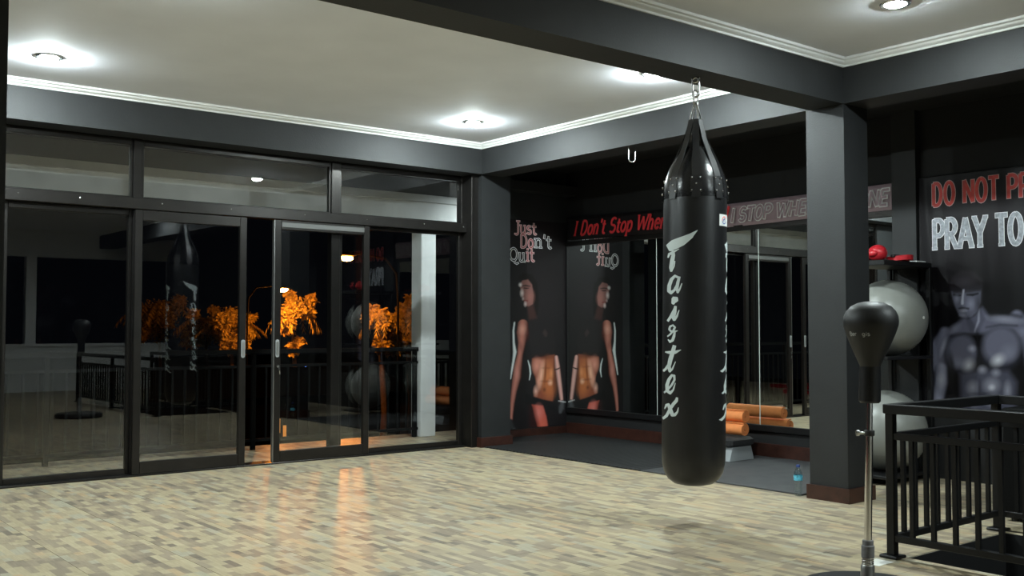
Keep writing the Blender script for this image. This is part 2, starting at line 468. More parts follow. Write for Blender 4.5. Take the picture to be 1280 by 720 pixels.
# skirting along the mirror wall and poster wall
struct('baseboard_right', bx(X_R-0.018, X_R, 4.59, 8.70, 0, 0.13), 'brown_skirting', 'reddish brown skirting below the mirrors')
struct('baseboard_far', bx(6.57, X_R-0.018, 8.682, 8.70, 0, 0.09), 'brown_skirting', 'reddish brown skirting below the figure poster')

# ---------------------------------------------------------------- glass front
ALU = 'bronze_aluminium'
def member(name, a, parent): return make(name, MB().rbox(*a, r=0.004), ALU, parent)
def glazed(name, x0, x1, y0, y1, z0, z1, sl, sr, sb, stp, label):
    w = empty(name, ((x0+x1)/2, (y0+y1)/2, z0)); tag(w, label, kind='structure')
    member('stile', (x0, x0+sl, y0, y1, z0, z1), w); member('stile', (x1-sr, x1, y0, y1, z0, z1), w)
    member('rail', (x0+sl, x1-sr, y0, y1, z0, z0+sb), w); member('rail', (x0+sl, x1-sr, y0, y1, z1-stp, z1), w)
    ym = (y0+y1)/2
    make('pane', MB().box(x0+sl-0.004, x1-sr+0.004, ym-0.003, ym+0.003, z0+sb-0.004, z1-stp+0.004), 'door_glass', w)
    return w
MX = ((2.785, 2.855), (4.61, 4.70))
glazed('window_1', 1.80, MX[0][0], 8.425, 8.475, 0.0, 2.17, 0.05, 0.03, 0.06, 0.05, 'fixed dark framed glass panel beside the first sliding door')
glazed('window_2', MX[1][1], 6.13, 8.425, 8.475, 0.0, 2.17, 0.03, 0.05, 0.06, 0.03, 'fixed dark framed glass panel next to the corner column')
for k, (a, b) in enumerate(((1.80, MX[0][0]), (MX[0][1], MX[1][0]), (MX[1][1], 6.13))):
    glazed('window_%d' % (k+3), a, b, 8.425, 8.475, 2.26, Z_B, 0.02, 0.02, 0.02, 0.055,
           ('transom pane over the fixed panel by the outer column', 'long transom pane above both sliding doors', 'transom pane beside the corner column')[k])
for k, (a, b) in enumerate(MX):
    struct('trim_%d' % (k+3), MB().rbox(a, b, 8.41, 8.49, 0, Z_B, r=0.004), ALU, ('dark aluminium mullion behind the first sliding door', 'dark aluminium mullion seen through the door with keys')[k])
hd = struct('trim_5', MB().rbox(1.80, 6.13, 8.345, 8.50, 2.17, 2.26, r=0.004), ALU, 'dark brown aluminium header rail over the sliding doors')
for x in (1.9, 2.35, 3.0, 3.6, 4.3, 4.95, 5.6, 6.08):
    make('screw', MB().ball((x, 8.345, 2.225), 0.006, 8, 6), 'silver_steel', hd)
struct('trim_6', MB().rbox(6.115, 6.20, 8.255, 8.52, 0, Z_B, r=0.004), ALU, 'dark aluminium jamb against the corner column')
struct('trim_7', MB().rbox(1.80, 6.13, 8.345, 8.52, 0.0, 0.014, r=0.003), ALU, 'dark aluminium floor track under the sliding doors')
d1 = glazed('door_1', 2.785, 3.75, 8.352, 8.396, 0.015, 2.165, 0.062, 0.062, 0.10, 0.085, 'dark framed sliding glass door standing by the fixed panel')
d2 = glazed('door_2', 4.015, 4.985, 8.352, 8.396, 0.015, 2.165, 0.062, 0.062, 0.10, 0.085, 'dark framed sliding glass door with keys in the lock')
def pull(d, x):
    z = 1.02
    def pill(w, h, y0, y1):
        pts = []
        for i in range(9): t = math.pi*i/8; pts.append((x + w*math.cos(t), z + h + w*math.sin(t)))
        for i in range(9): t = math.pi + math.pi*i/8; pts.append((x + w*math.cos(t), z - h + w*math.sin(t)))
        return MB().prism(pts, lambda a, b, t: (a, t, b), y0, y1)
    h = make('handle', pill(0.017, 0.062, 8.345, 8.354), 'grey_plastic', d, 30)
    make('grip', pill(0.010, 0.050, 8.342, 8.346), 'brushed_aluminium', h, 30)
    for s in (-1, 1): make('screw', MB().ball((x, 8.344, z + s*0.062), 0.004, 8, 6), 'chrome', h)
pull(d1, 3.722); pull(d2, 4.044)
lk = make('lock', MB().cyl((4.046, 8.352, 0.862), (4.046, 8.336, 0.862), 0.014, n=16), 'silver_steel', d2, 30)
make('key', MB().box(4.043, 4.060, 8.325, 8.337, 0.83, 0.862).cyl((4.058, 8.331, 0.825), (4.062, 8.331, 0.79), 0.006, n=8), 'silver_steel', lk)
make('edge_strip', MB().box(4.009, 4.015, 8.354, 8.394, 0.02, 2.16), 'brushed_aluminium', d2)
make('top_channel', MB().rbox(4.077, 4.923, 8.346, 8.352, 2.10, 2.145, r=0.002), 'channel_aluminium', d2)

# ---------------------------------------------------------------- balcony outside
bf = struct('balcony_floor', bx(-1.0, 9.0, 8.53, 9.95, -0.15, -0.023), 'grout', 'balcony floor of beige tiles outside the glass front')
for i in range(20):
    for j in range(3):
        x0 = -1.0 + i*T; y0 = 8.535 + j*0.47
        make('tile', MB().box(x0+g, x0+T-g, y0+g, y0+0.47-g, -0.026, -0.02), 'tile', bf)
struct('balcony_pillar', MB().rbox(6.37, 6.57, 9.55, 9.75, -0.02, 2.36, r=0.006), 'white_plaster', 'white square pillar on the balcony')
ob = MB().box(-2.0, 9.5, 9.55, 9.80, 2.36, 2.62).box(-2.0, 9.5, 9.51, 9.80, 2.62, 2.70)
struct('balcony_beam', ob, 'pale_grey_plaster', 'pale plaster beam along the balcony edge')
struct('balcony_roof', bx(-2.0, 9.5, 8.52, 10.1, 2.70, 2.80), 'dark_roof', 'dark roof over the balcony')
br = thing('balcony_railing', (3.9, 9.62, -0.02), 'black metal railing along the balcony edge outside the glass', 'railing')
make('top_rail', MB().rbox(0.5, 6.37, 9.595, 9.645, 0.94, 0.985, r=0.004), 'matt_black_iron', br)
make('lower_rail', MB().rbox(0.5, 6.37, 9.605, 9.635, 0.06, 0.09, r=0.003), 'matt_black_iron', br)
make('middle_rail', MB().rbox(0.5, 6.37, 9.605, 9.635, 0.80, 0.83, r=0.003), 'matt_black_iron', br)
for k in range(48):
    x = 0.58 + k*0.12
    make('baluster', MB().box(x-0.009, x+0.009, 9.611, 9.629, 0.09, 0.80), 'matt_black_iron', br)
for x in (0.5, 2.45, 4.4, 6.33):
    make('post', MB().rbox(x-0.022, x+0.022, 9.598, 9.642, -0.02, 0.94, r=0.003), 'matt_black_iron', br)

# ---------------------------------------------------------------- street: ground, lamps, trees
struct('street_ground', bx(-60, 120, 9.95, 160, -3.5, -3.3), 'asphalt', 'dark street ground below the balcony')
def street_lamp(u, v, depth, label, arm, size):
    p = atd(u, v, depth)
    t = thing('street_lamp', (p[0]+arm, p[1], -3.3), label, 'street lamp')
    pole = [(p[0]+arm, p[1], -3.3), (p[0]+arm, p[1], p[2]-1.2), (p[0]+arm*0.97, p[1], p[2]-0.4), (p[0]+arm*0.75, p[1], p[2]+0.05), (p[0]+arm*0.25, p[1], p[2]+0.16), (p[0], p[1], p[2]+0.1)]
    make('pole', MB().tube(pole, 0.035, 10), 'matt_black_iron', t, 40)
    make('hood', MB().ball((p[0], p[1], p[2]+0.12), size, 18, 10, (1.5, 0.8, 0.35)), 'matt_black_iron', t, 40)
    make('lamp', MB().ball((p[0], p[1], p[2]), size*0.72, 18, 10, (1.35, 0.8, 0.5)), 'sodium_glow', t, 60)
    return p
lampA = street_lamp(352, 362, 45, 'glowing orange street lamp above the bright lit tree', -1.6, 0.30)
lampB = street_lamp(433, 323, 30, 'large glowing orange street lamp high in the night sky', 1.8, 0.22)

def tree(u, v, depth, w, h, label, seed, nleaf=3000, shape='round'):
    rnd = random.Random(seed)
    c = atd(u, v, depth)
    t = thing('street_tree', (c[0], c[1], -3.3), label, 'tree', 'trees along the night street')
    rr = rnd.random
    trunk = [(c[0], c[1], -3.3), (c[0]+0.1, c[1], -1.5), (c[0]-0.05, c[1]+0.05, c[2]-h*0.3), (c[0], c[1], c[2]+h*0.2)]
    make('trunk', MB().tube(trunk, [0.14, 0.11, 0.08, 0.03], 8), 'bark', t, 50)
    m = MB()
    blobs = []
    for k in range(16):
        a = rr()*2*math.pi; q = math.sqrt(rr())
        blobs.append((c[0]+math.cos(a)*q*w*0.8, c[1]+math.sin(a)*q*w*0.8, c[2]+(rr()*2-1)*h*0.75, (0.14+0.22*rr())*w))
    for k in range(nleaf):
        b = blobs[k % len(blobs)]
        d = Vector((rnd.gauss(0,1), rnd.gauss(0,1), rnd.gauss(0,1))).normalized() * (b[3] * (0.55+0.45*rr()))
        p = Vector(b[:3]) + d
        ln = 0.10 + 0.16*rr(); wd = ln*0.30
        ax = Vector((rnd.gauss(0,1), rnd.gauss(0,1), rnd.gauss(-0.5,0.7))).normalized(); sd = ax.orthogonal().normalized()
        sd = (Matrix.Rotation(rr()*6.28, 3, ax) @ sd)
        up = ax.cross(sd) * 0.03
        m.add([p, p+ax*ln*0.5+sd*wd, p+ax*ln, p+ax*ln*0.5-sd*wd, p+ax*ln*0.5+up], [(0,1,4),(1,2,4),(2,3,4),(3,0,4)])
    make('foliage', m, 'leaf', t)
    # large arching fronds
    f = MB()
    for k in range(16):
        a = rr()*2*math.pi; L = w*(0.9+0.5*rr())
        base = Vector((c[0], c[1], c[2]+h*0.3))
        pts = []
        for i in range(7):
            s = i/6.0; pts.append(base + Vector((math.cos(a)*L*s, math.sin(a)*L*s, h*(0.75*s - 1.35*s*s))))
        for i in range(6):
            d = (pts[i+1]-pts[i]); sd = d.cross(Vector((0,0,1))).normalized()
            for sgn in (-1, 1):
                for q in (0.0, 0.5):
                    p0 = pts[i] + d*q
                    f.add([p0, p0+d*0.35, p0+d*0.5+sd*sgn*0.30*w*(1-i/8)-Vector((0,0,0.12*w))], [(0,1,2)])
    make('fronds', f, 'leaf', t)
tree(368, 402, 48, 1.05, 1.7, 'bright orange lit tree right under the street lamp', 3)
tree(290, 412, 50, 1.4, 1.0, 'low orange lit tree seen beside the open door gap', 5)
tree(258, 408, 55, 1.5, 1.2, 'dim lit tree seen through the first sliding door', 8)
tree(200, 395, 60, 2.2, 1.6, 'faint reddish tree far down the street', 9)
tree(478, 408, 32.5, 0.7, 1.1, 'drooping orange lit tree beside the balcony pillar', 12)
tree(512, 402, 36, 0.75, 1.3, 'taller orange lit tree behind the balcony pillar', 14)
# little lit window and blue pilot light on the houses across the street
hb = thing('house', tuple(atd(350, 520, 36)*[1,1,0]+np.array([0,0,-3.3])), 'dark low house across the street with a small lit window', 'house')
hc = WLOC[hb.name]
make('wall', MB().box(hc[0]-5, hc[0]+5, hc[1], hc[1]+5, -3.3, -1.2), 'night_house', hb)
make('roof', MB().add([(hc[0]-5.4,hc[1]-0.4,-1.2),(hc[0]+5.4,hc[1]-0.4,-1.2),(hc[0]+5.4,hc[1]+5.4,-1.2),(hc[0]-5.4,hc[1]+5.4,-1.2),(hc[0]-5.4,hc[1]+2.5,-0.3),(hc[0]+5.4,hc[1]+2.5,-0.3)],
     [(0,1,5,4),(2,3,4,5),(0,4,3),(1,2,5),(0,3,2,1)]), 'night_house', hb)
for du, wz in ((-0.1, -2.5), (0.22, -2.75)):
    make('window', MB().box(hc[0]+du-0.10, hc[0]+du+0.10, hc[1]-0.02, hc[1], wz, wz+0.5), 'warm_glow', hb)
make('pilot_light', MB().ball(tuple(atd(382, 457, 39)), 0.05, 10, 6), 'blue_glow', hb)

# ---------------------------------------------------------------- ceiling downlights
def downlight(x, y, label, glow='lamp_glow', dome=1.0, Z_C=Z_C):
    t = thing('downlight', (x, y, Z_C), label, 'downlight', 'recessed ceiling downlights')
    ring = [(0.062, 0.0), (0.085, 0.0), (0.088, -0.004), (0.083, -0.010), (0.066, -0.010), (0.062, -0.006)]
    m = MB(); n = 32
    m.lathe(ring + [ring[0]], (x, y, Z_C), n); m.f = [f for f in m.f if len(f) == 4]
    make('ring', m, 'silver_steel', t, 40)
    make('bulb', MB().lathe([(0.058, -0.001), (0.057, -0.010*dome), (0.048, -0.024*dome), (0.028, -0.033*dome), (0.0, -0.036*dome)], (x, y, Z_C), 24), glow, t, 60)
downlight(1.86, 7.38, 'bright downlight over the fixed glass panel by the outer column')
downlight(5.45, 7.34, 'bright downlight near the corner where both cornices meet')
downlight(5.42, 5.10, 'bright downlight beside the cross beam and heavy bag')
downlight(1.86, 5.10, 'bright downlight between outer column and cross beam')
downlight(5.33, 3.12, 'small flat downlight over the stair opening', 'lamp_glow_weak', 0.6)
downlight(5.9, -0.4, 'small flat downlight over the top of the stair flight', 'lamp_glow_weak', 0.12)
downlight(7.15, 9.05, 'weak unseen downlight added in the balcony roof to brighten the pillar', 'lamp_glow_dim', 0.5, 2.70)  # out of sight, added to lift the white pillar's brightness
downlight(5.33, 0.9, 'small flat unseen downlight added over the stairs to light the parapet', 'lamp_glow_weak', 0.12)  # added for the back parapet, sited so the header hides its reflection

# ---------------------------------------------------------------- lettering engine (stroke glyphs)
def arc(cx, cy, rx, ry, a0, a1, n=14):
    return [(cx + rx*math.cos(math.radians(a0+(a1-a0)*i/n)), cy + ry*math.sin(math.radians(a0+(a1-a0)*i/n))) for i in range(n+1)]
# each glyph: (advance, [(points, width factor)], [serif points (x, y, halfwidth)])
def caps():
    G = {}
    G['A'] = (0.80, [([(0.04,0),(0.38,1)],1), ([(0.38,1),(0.72,0)],1), ([(0.16,0.30),(0.60,0.30)],.8)], [(0.04,0,.13),(0.72,0,.13)])
    G['D'] = (0.74, [([(0.1,0),(0.1,1)],1), ([(0.1,1),(0.3,1)]+arc(0.3,0.5,0.30,0.5,90,-90)+[(0.1,0)],1)], [])
    G['E'] = (0.62, [([(0.1,0),(0.1,1)],1), ([(0.1,1),(0.55,1)],1), ([(0.1,.52),(0.48,.52)],1), ([(0.1,0),(0.55,0)],1)], [])
    G['H'] = (0.74, [([(0.1,0),(0.1,1)],1), ([(0.62,0),(0.62,1)],1), ([(0.1,.5),(0.62,.5)],1)], [(0.1,0,.12),(0.1,1,.12),(0.62,0,.12),(0.62,1,.12)])
    G['I'] = (0.32, [([(0.14,0),(0.14,1)],1)], [(0.14,0,.14),(0.14,1,.14)])
    G['J'] = (0.48, [([(0.32,1),(0.32,0.1)]+arc(0.16,0.1,0.16,0.22,0,-110,8),1)], [(0.32,1,.15),(0.06,-0.08,.06)])
    G['M'] = (0.92, [([(0.1,0),(0.1,1)],1), ([(0.1,1),(0.45,0.2)],1), ([(0.45,0.2),(0.80,1)],1), ([(0.80,1),(0.80,0)],1)], [])
    G['N'] = (0.76, [([(0.1,0),(0.1,1)],1), ([(0.1,1),(0.64,0)],1), ([(0.64,0),(0.64,1)],1)], [])
    G['O'] = (0.78, [(arc(0.37,0.5,0.29,0.5,90,450,24),1)], [])
    G['P'] = (0.68, [([(0.1,0),(0.1,1)],1), ([(0.1,1),(0.34,1)]+arc(0.34,0.73,0.26,0.27,90,-90)+[(0.1,0.46)],1)], [(0.1,0,.14),(0.1,1,.10)])
    G['Q'] = (0.86, [(arc(0.40,0.52,0.32,0.48,90,450,24),1), ([(0.36,0.12),(0.52,-0.12),(0.68,-0.2),(0.84,-0.12)],.8)], [])
    G['R'] = (0.74, [([(0.1,0),(0.1,1)],1), ([(0.1,1),(0.34,1)]+arc(0.34,0.74,0.26,0.26,90,-90)+[(0.1,0.48)],1), ([(0.34,0.48),(0.64,0)],1)], [(0.1,0,.13),(0.64,0,.10)])
    G['S'] = (0.66, [(arc(0.31,0.74,0.23,0.26,30,230)+[(0.31,0.5)]+arc(0.31,0.26,0.25,0.26,60,-150),1)], [])
    G['T'] = (0.66, [([(0.33,0),(0.33,1)],1), ([(0.02,1),(0.64,1)],1)], [(0.33,0,.14)])
    G['W'] = (1.02, [([(0.04,1),(0.26,0)],1), ([(0.26,0),(0.50,0.9)],.8), ([(0.50,0.9),(0.74,0)],1), ([(0.74,0),(0.96,1)],.8)], [(0.04,1,.12),(0.96,1,.12)])
    G['Y'] = (0.72, [([(0.04,1),(0.35,0.45)],1), ([(0.66,1),(0.35,0.45)],1), ([(0.35,0.45),(0.35,0)],1)], [(0.04,1,.12),(0.66,1,.12),(0.35,0,.14)])
    G["'"] = (0.24, [([(0.13,1.02),(0.10,0.74)],1)], [])
    G['!'] = (0.30, [([(0.14,1),(0.14,0.32)],1.1), ([(0.14,0.10),(0.14,0.0)],1.2)], [])
    # lower case with serifs
    G['u'] = (0.62, [([(0.1,0.66),(0.1,0.2)]+arc(0.27,0.2,0.17,0.2,180,300,8)+[(0.44,0.2)],1), ([(0.46,0.66),(0.46,0)],1)], [(0.06,0.66,.08),(0.42,0.66,.08),(0.50,0,.08)])
    G['s'] = (0.48, [(arc(0.22,0.50,0.15,0.16,40,230)+[(0.22,0.34)]+arc(0.22,0.17,0.17,0.17,60,-150),1)], [])
    G['t'] = (0.44, [([(0.18,0.90),(0.18,0.18)]+arc(0.30,0.16,0.12,0.16,180,320,8),1), ([(0.02,0.64),(0.38,0.64)],.7)], [])
    G['o'] = (0.58, [(arc(0.28,0.33,0.21,0.33,90,450,20),1)], [])
    G['n'] = (0.64, [([(0.12,0.66),(0.12,0)],1), ([(0.12,0.45)]+arc(0.30,0.44,0.17,0.22,150,0,8)+[(0.47,0)],1)], [(0.08,0.66,.08),(0.12,0,.11),(0.47,0,.11)])
    G['i'] = (0.34, [([(0.16,0.66),(0.16,0)],1), ([(0.16,0.96),(0.16,0.86)],1.2)], [(0.11,0.66,.08),(0.16,0,.12)])
    G['p'] = (0.62, [([(0.12,0.66),(0.12,-0.3)],1), (arc(0.31,0.33,0.20,0.33,150,-150,18),1)], [(0.08,0.66,.08),(0.12,-0.3,.12)])
    G['h'] = (0.64, [([(0.12,1.0),(0.12,0)],1), ([(0.12,0.45)]+arc(0.30,0.44,0.17,0.22,150,0,8)+[(0.47,0)],1)], [(0.08,1.0,.08),(0.12,0,.11),(0.47,0,.11)])
    G['e'] = (0.54, [([(0.08,0.36),(0.46,0.36)]+arc(0.27,0.34,0.20,0.32,5,320,18),1)], [])
    G['m'] = (0.92, [([(0.12,0.66),(0.12,0)],1), ([(0.12,0.45)]+arc(0.28,0.44,0.15,0.22,150,0,8)+[(0.43,0)],1), ([(0.43,0.45)]+arc(0.59,0.44,0.15,0.22,150,0,8)+[(0.74,0)],1)], [(0.08,0.66,.08),(0.12,0,.10),(0.43,0,.10),(0.74,0,.10)])
    G['r'] = (0.46, [([(0.12,0.66),(0.12,0)],1), ([(0.12,0.40)]+arc(0.30,0.44,0.18,0.22,150,50,6),1)], [(0.08,0.66,.08),(0.12,0,.12)])
    G['d'] = (0.62, [([(0.46,1.0),(0.46,0)],1), (arc(0.27,0.33,0.20,0.33,30,330,18),1)], [(0.42,1.0,.08),(0.50,0,.08)])
    G['g'] = (0.60, [(arc(0.27,0.36,0.20,0.30,90,450,18),1), ([(0.47,0.66),(0.47,-0.1)]+arc(0.28,-0.1,0.19,0.18,0,-140,8),1)], [])
    G['b'] = (0.60, [([(0.12,1.0),(0.12,0)],1), (arc(0.31,0.33,0.20,0.33,150,-150,18),1)], [])
    G['B'] = (0.66, [([(0.1,0),(0.1,1)],1), ([(0.1,1),(0.3,1)]+arc(0.3,0.76,0.22,0.24,90,-90)+[(0.1,0.52)],1), ([(0.1,0.52),(0.32,0.52)]+arc(0.32,0.26,0.25,0.26,90,-90)+[(0.1,0)],1)], [])
    return G
GL = caps()
def ribbon(mb, pts, w, to3, sub=0.06, lift=None):
    start = len(mb.v)
    # flat ribbon with square ends and round joins; w may be list
    P = []; Wd = []
    ws = w if isinstance(w, (list, tuple)) else [w]*len(pts)
    for i in range(len(pts)-1):
        a, b = Vector(pts[i]), Vector(pts[i+1]); n = max(1, int((b-a).length/sub))
        for k in range(n): P.append(a.lerp(b, k/n)); Wd.append(ws[i]*(1-k/n)+ws[i+1]*k/n)
    P.append(Vector(pts[-1])); Wd.append(ws[-1])
    m = len(P); vs = []
    for i in range(m):
        d = (P[min(i+1, m-1)] - P[max(i-1, 0)])
        if d.length < 1e-9: d = Vector((1, 0))
        d.normalize(); nrm = Vector((-d.y, d.x)); h = Wd[i]/2
        ext = Vector((0,0))
        vs.append(P[i] + nrm*h); vs.append(P[i] - nrm*h)
    fs = [(2*i, 2*i+1, 2*i+3, 2*i+2) for i in range(m-1)]
    mb.add([to3(p.x, p.y) for p in vs], fs)
    jstart = len(mb.v)
    # joins at sharp corners
    for i in range(1, len(pts)-1):
        a = (Vector(pts[i]) - Vector(pts[i-1])); b = (Vector(pts[i+1]) - Vector(pts[i]))
        if a.length > 1e-6 and b.length > 1e-6 and a.angle(b) > 0.5:
            c = Vector(pts[i]); h = ws[i]/2
            mb.add([to3(c.x + h*math.cos(t*math.pi/5), c.y + h*math.sin(t*math.pi/5)) for t in range(10)], [tuple(range(10))])
    if lift:      # overlapping strokes sit a hair above each other
        d, k = lift
        for i in range(start, len(mb.v)):
            q = k + (0.5 if i >= jstart else 0.0)
            mb.v[i] = tuple(mb.v[i][c] + d[c]*0.00012*q for c in range(3))
def lettering(text, height, width, stroke, to3, serif=False, italic=0.0, grow=0.0, spacing=0.0, out=(0, 0, 0)):
    """text laid from 0 to `width` metres, cap height `height`; to3(a, b) maps to space"""
    adv = sum((GL[c][0] if c != ' ' else 0.38) + spacing for c in text)
    sx = width/adv; sy = height
    mb = MB(); x = 0.0
    for c in text:
        if c == ' ': x += 0.38 + spacing; continue
        a, strokes, ser = GL[c]
        sk = 0
        for pts, wf in strokes:
            sk += 1
            q = [((x+px)*sx + italic*py*sy, py*sy) for px, py in pts]
            if grow > 0 and len(q) >= 2:      # extend the open ends for outlines
                a0, a1 = Vector(q[0]), Vector(q[1]); d = (a0-a1).normalized()*grow; q[0] = tuple(a0+d)
                b0, b1 = Vector(q[-1]), Vector(q[-2]); d = (b0-b1).normalized()*grow; q[-1] = tuple(b0+d)
            ribbon(mb, q, stroke*wf + 2*grow, to3, height*0.25, (out, sk))
        if serif:
            sh = stroke*0.5
            for (px, py, hw) in ser:
                cx = (x+px)*sx + italic*py*sy; cy = py*sy
                ribbon(mb, [(cx-hw*sx-grow, cy), (cx+hw*sx+grow, cy)], sh + 2*grow, to3, height, (out, sk + 1)); sk += 1
        x += a + spacing
    return mb

# ---------------------------------------------------------------- painting helper for the printed posters
def grid_print(name, O, A, B, nx, ny, painter, matname, parent, wav=None):
    """grid O + s*A + t*B; painter(px, py) gives linear rgb from the traced print position"""
    s, t = np.meshgrid(np.linspace(0, 1, nx), np.linspace(0, 1, ny))
    s = s.ravel(); t = t.ravel()
    P0 = np.outer(s, A) + np.outer(t, B) + np.array(O)
    pp = proj(P0)
    rgb = painter(pp[:,0], pp[:,1])
    P = P0 if wav is None else P0 + wav(s, t)
    idx = np.arange(nx*ny).reshape(ny, nx)
    f = np.stack([idx[:-1,:-1].ravel(), idx[:-1,1:].ravel(), idx[1:,1:].ravel(), idx[1:,:-1].ravel()], -1)
    org = np.array(WLOC[parent.name])
    me = bpy.data.meshes.new(name); me.from_pydata((P-org).tolist(), [], f.tolist())
    at = me.color_attributes.new('print', 'FLOAT_COLOR', 'POINT')
    at.data.foreach_set('color', np.concatenate([np.clip(rgb, 0, 1), np.ones((len(rgb), 1))], 1).ravel().astype(np.float32))
    me.materials.append(M[matname]); me.polygons.foreach_set('use_smooth', [True]*len(me.polygons))
    o = bpy.data.objects.new(name, me); COL.objects.link(o); o.parent = parent
    WLOC[o.name] = tuple(org)
    return o
class Paint:
    def __init__(s, x, y, bg): s.x, s.y = x, y; s.c = np.tile(np.array(bg, float), (len(x), 1))
    def mix(s, a, col):
        a = np.clip(a, 0, 1)[:,None]; col = np.asarray(col, float)
        s.c = s.c*(1-a) + a*col
    def mul(s, a, k): s.c = s.c*(1 - np.clip(a, 0, 1)[:,None]*(1-k))
    def sdpoly(s, pts):
        x, y = s.x, s.y; d = np.full(len(x), 1e9); ins = np.zeros(len(x), bool); n = len(pts)
        for i in range(n):
            ax, ay = pts[i]; bx_, by = pts[(i+1) % n]
            ex, ey = bx_-ax, by-ay; L = ex*ex+ey*ey+1e-12
            t = np.clip(((x-ax)*ex+(y-ay)*ey)/L, 0, 1)
            d = np.minimum(d, np.hypot(x-ax-t*ex, y-ay-t*ey))
            c = ((ay > y) != (by > y)) & (x < (bx_-ax)*(y-ay)/((by-ay) if abs(by-ay) > 1e-9 else 1e-9)+ax)
            ins ^= c
        return np.where(ins, -d, d)
    def sdlimb(s, pts):     # pts (x, y, halfwidth); negative inside; also cross coordinate -1..1
        x, y = s.x, s.y; d = np.full(len(x), 1e9); cr = np.zeros(len(x))
        for (ax, ay, ar), (bx_, by, br_) in zip(pts, pts[1:]):
            ex, ey = bx_-ax, by-ay; L = ex*ex+ey*ey+1e-12
            t = np.clip(((x-ax)*ex+(y-ay)*ey)/L, 0, 1)
            dx, dy = x-ax-t*ex, y-ay-t*ey; r = ar+(br_-ar)*t
            dd = np.hypot(dx, dy)-r; k = dd < d
            cr = np.where(k, dx/np.maximum(r, 1e-6), cr); d = np.minimum(d, dd)
        return d, cr
    def poly(s, pts, col, soft=0.8, a=1.0): s.mix(a*np.clip(0.5 - s.sdpoly(pts)/(2*soft), 0, 1), col)
    def limb(s, pts, dark, light, soft=0.8, side=0.0, a=1.0):
        d, cr = s.sdlimb(pts); k = np.clip(1 - np.abs(cr-side)**1.6, 0, 1)[:,None]
        col = np.array(dark)*(1-k)+np.array(light)*k
        m = np.clip(0.5 - d/(2*soft), 0, 1)[:,None]*a
        s.c = s.c*(1-m)+m*col
    def blob(s, cx, cy, rx, ry, col, a=1.0, p=1.0, rot=0.0):
        dx, dy = s.x-cx, s.y-cy; c, n = math.cos(rot), math.sin(rot)
        q = np.sqrt(((dx*c+dy*n)/rx)**2 + ((-dx*n+dy*c)/ry)**2)
        s.mix(a*np.clip(1-q, 0, 1)**p, col)
    def disc(s, cx, cy, rx, ry, col, soft=0.12, a=1.0):
        q = np.hypot((s.x-cx)/rx, (s.y-cy)/ry); s.mix(a*np.clip((1-q)/soft, 0, 1), col)

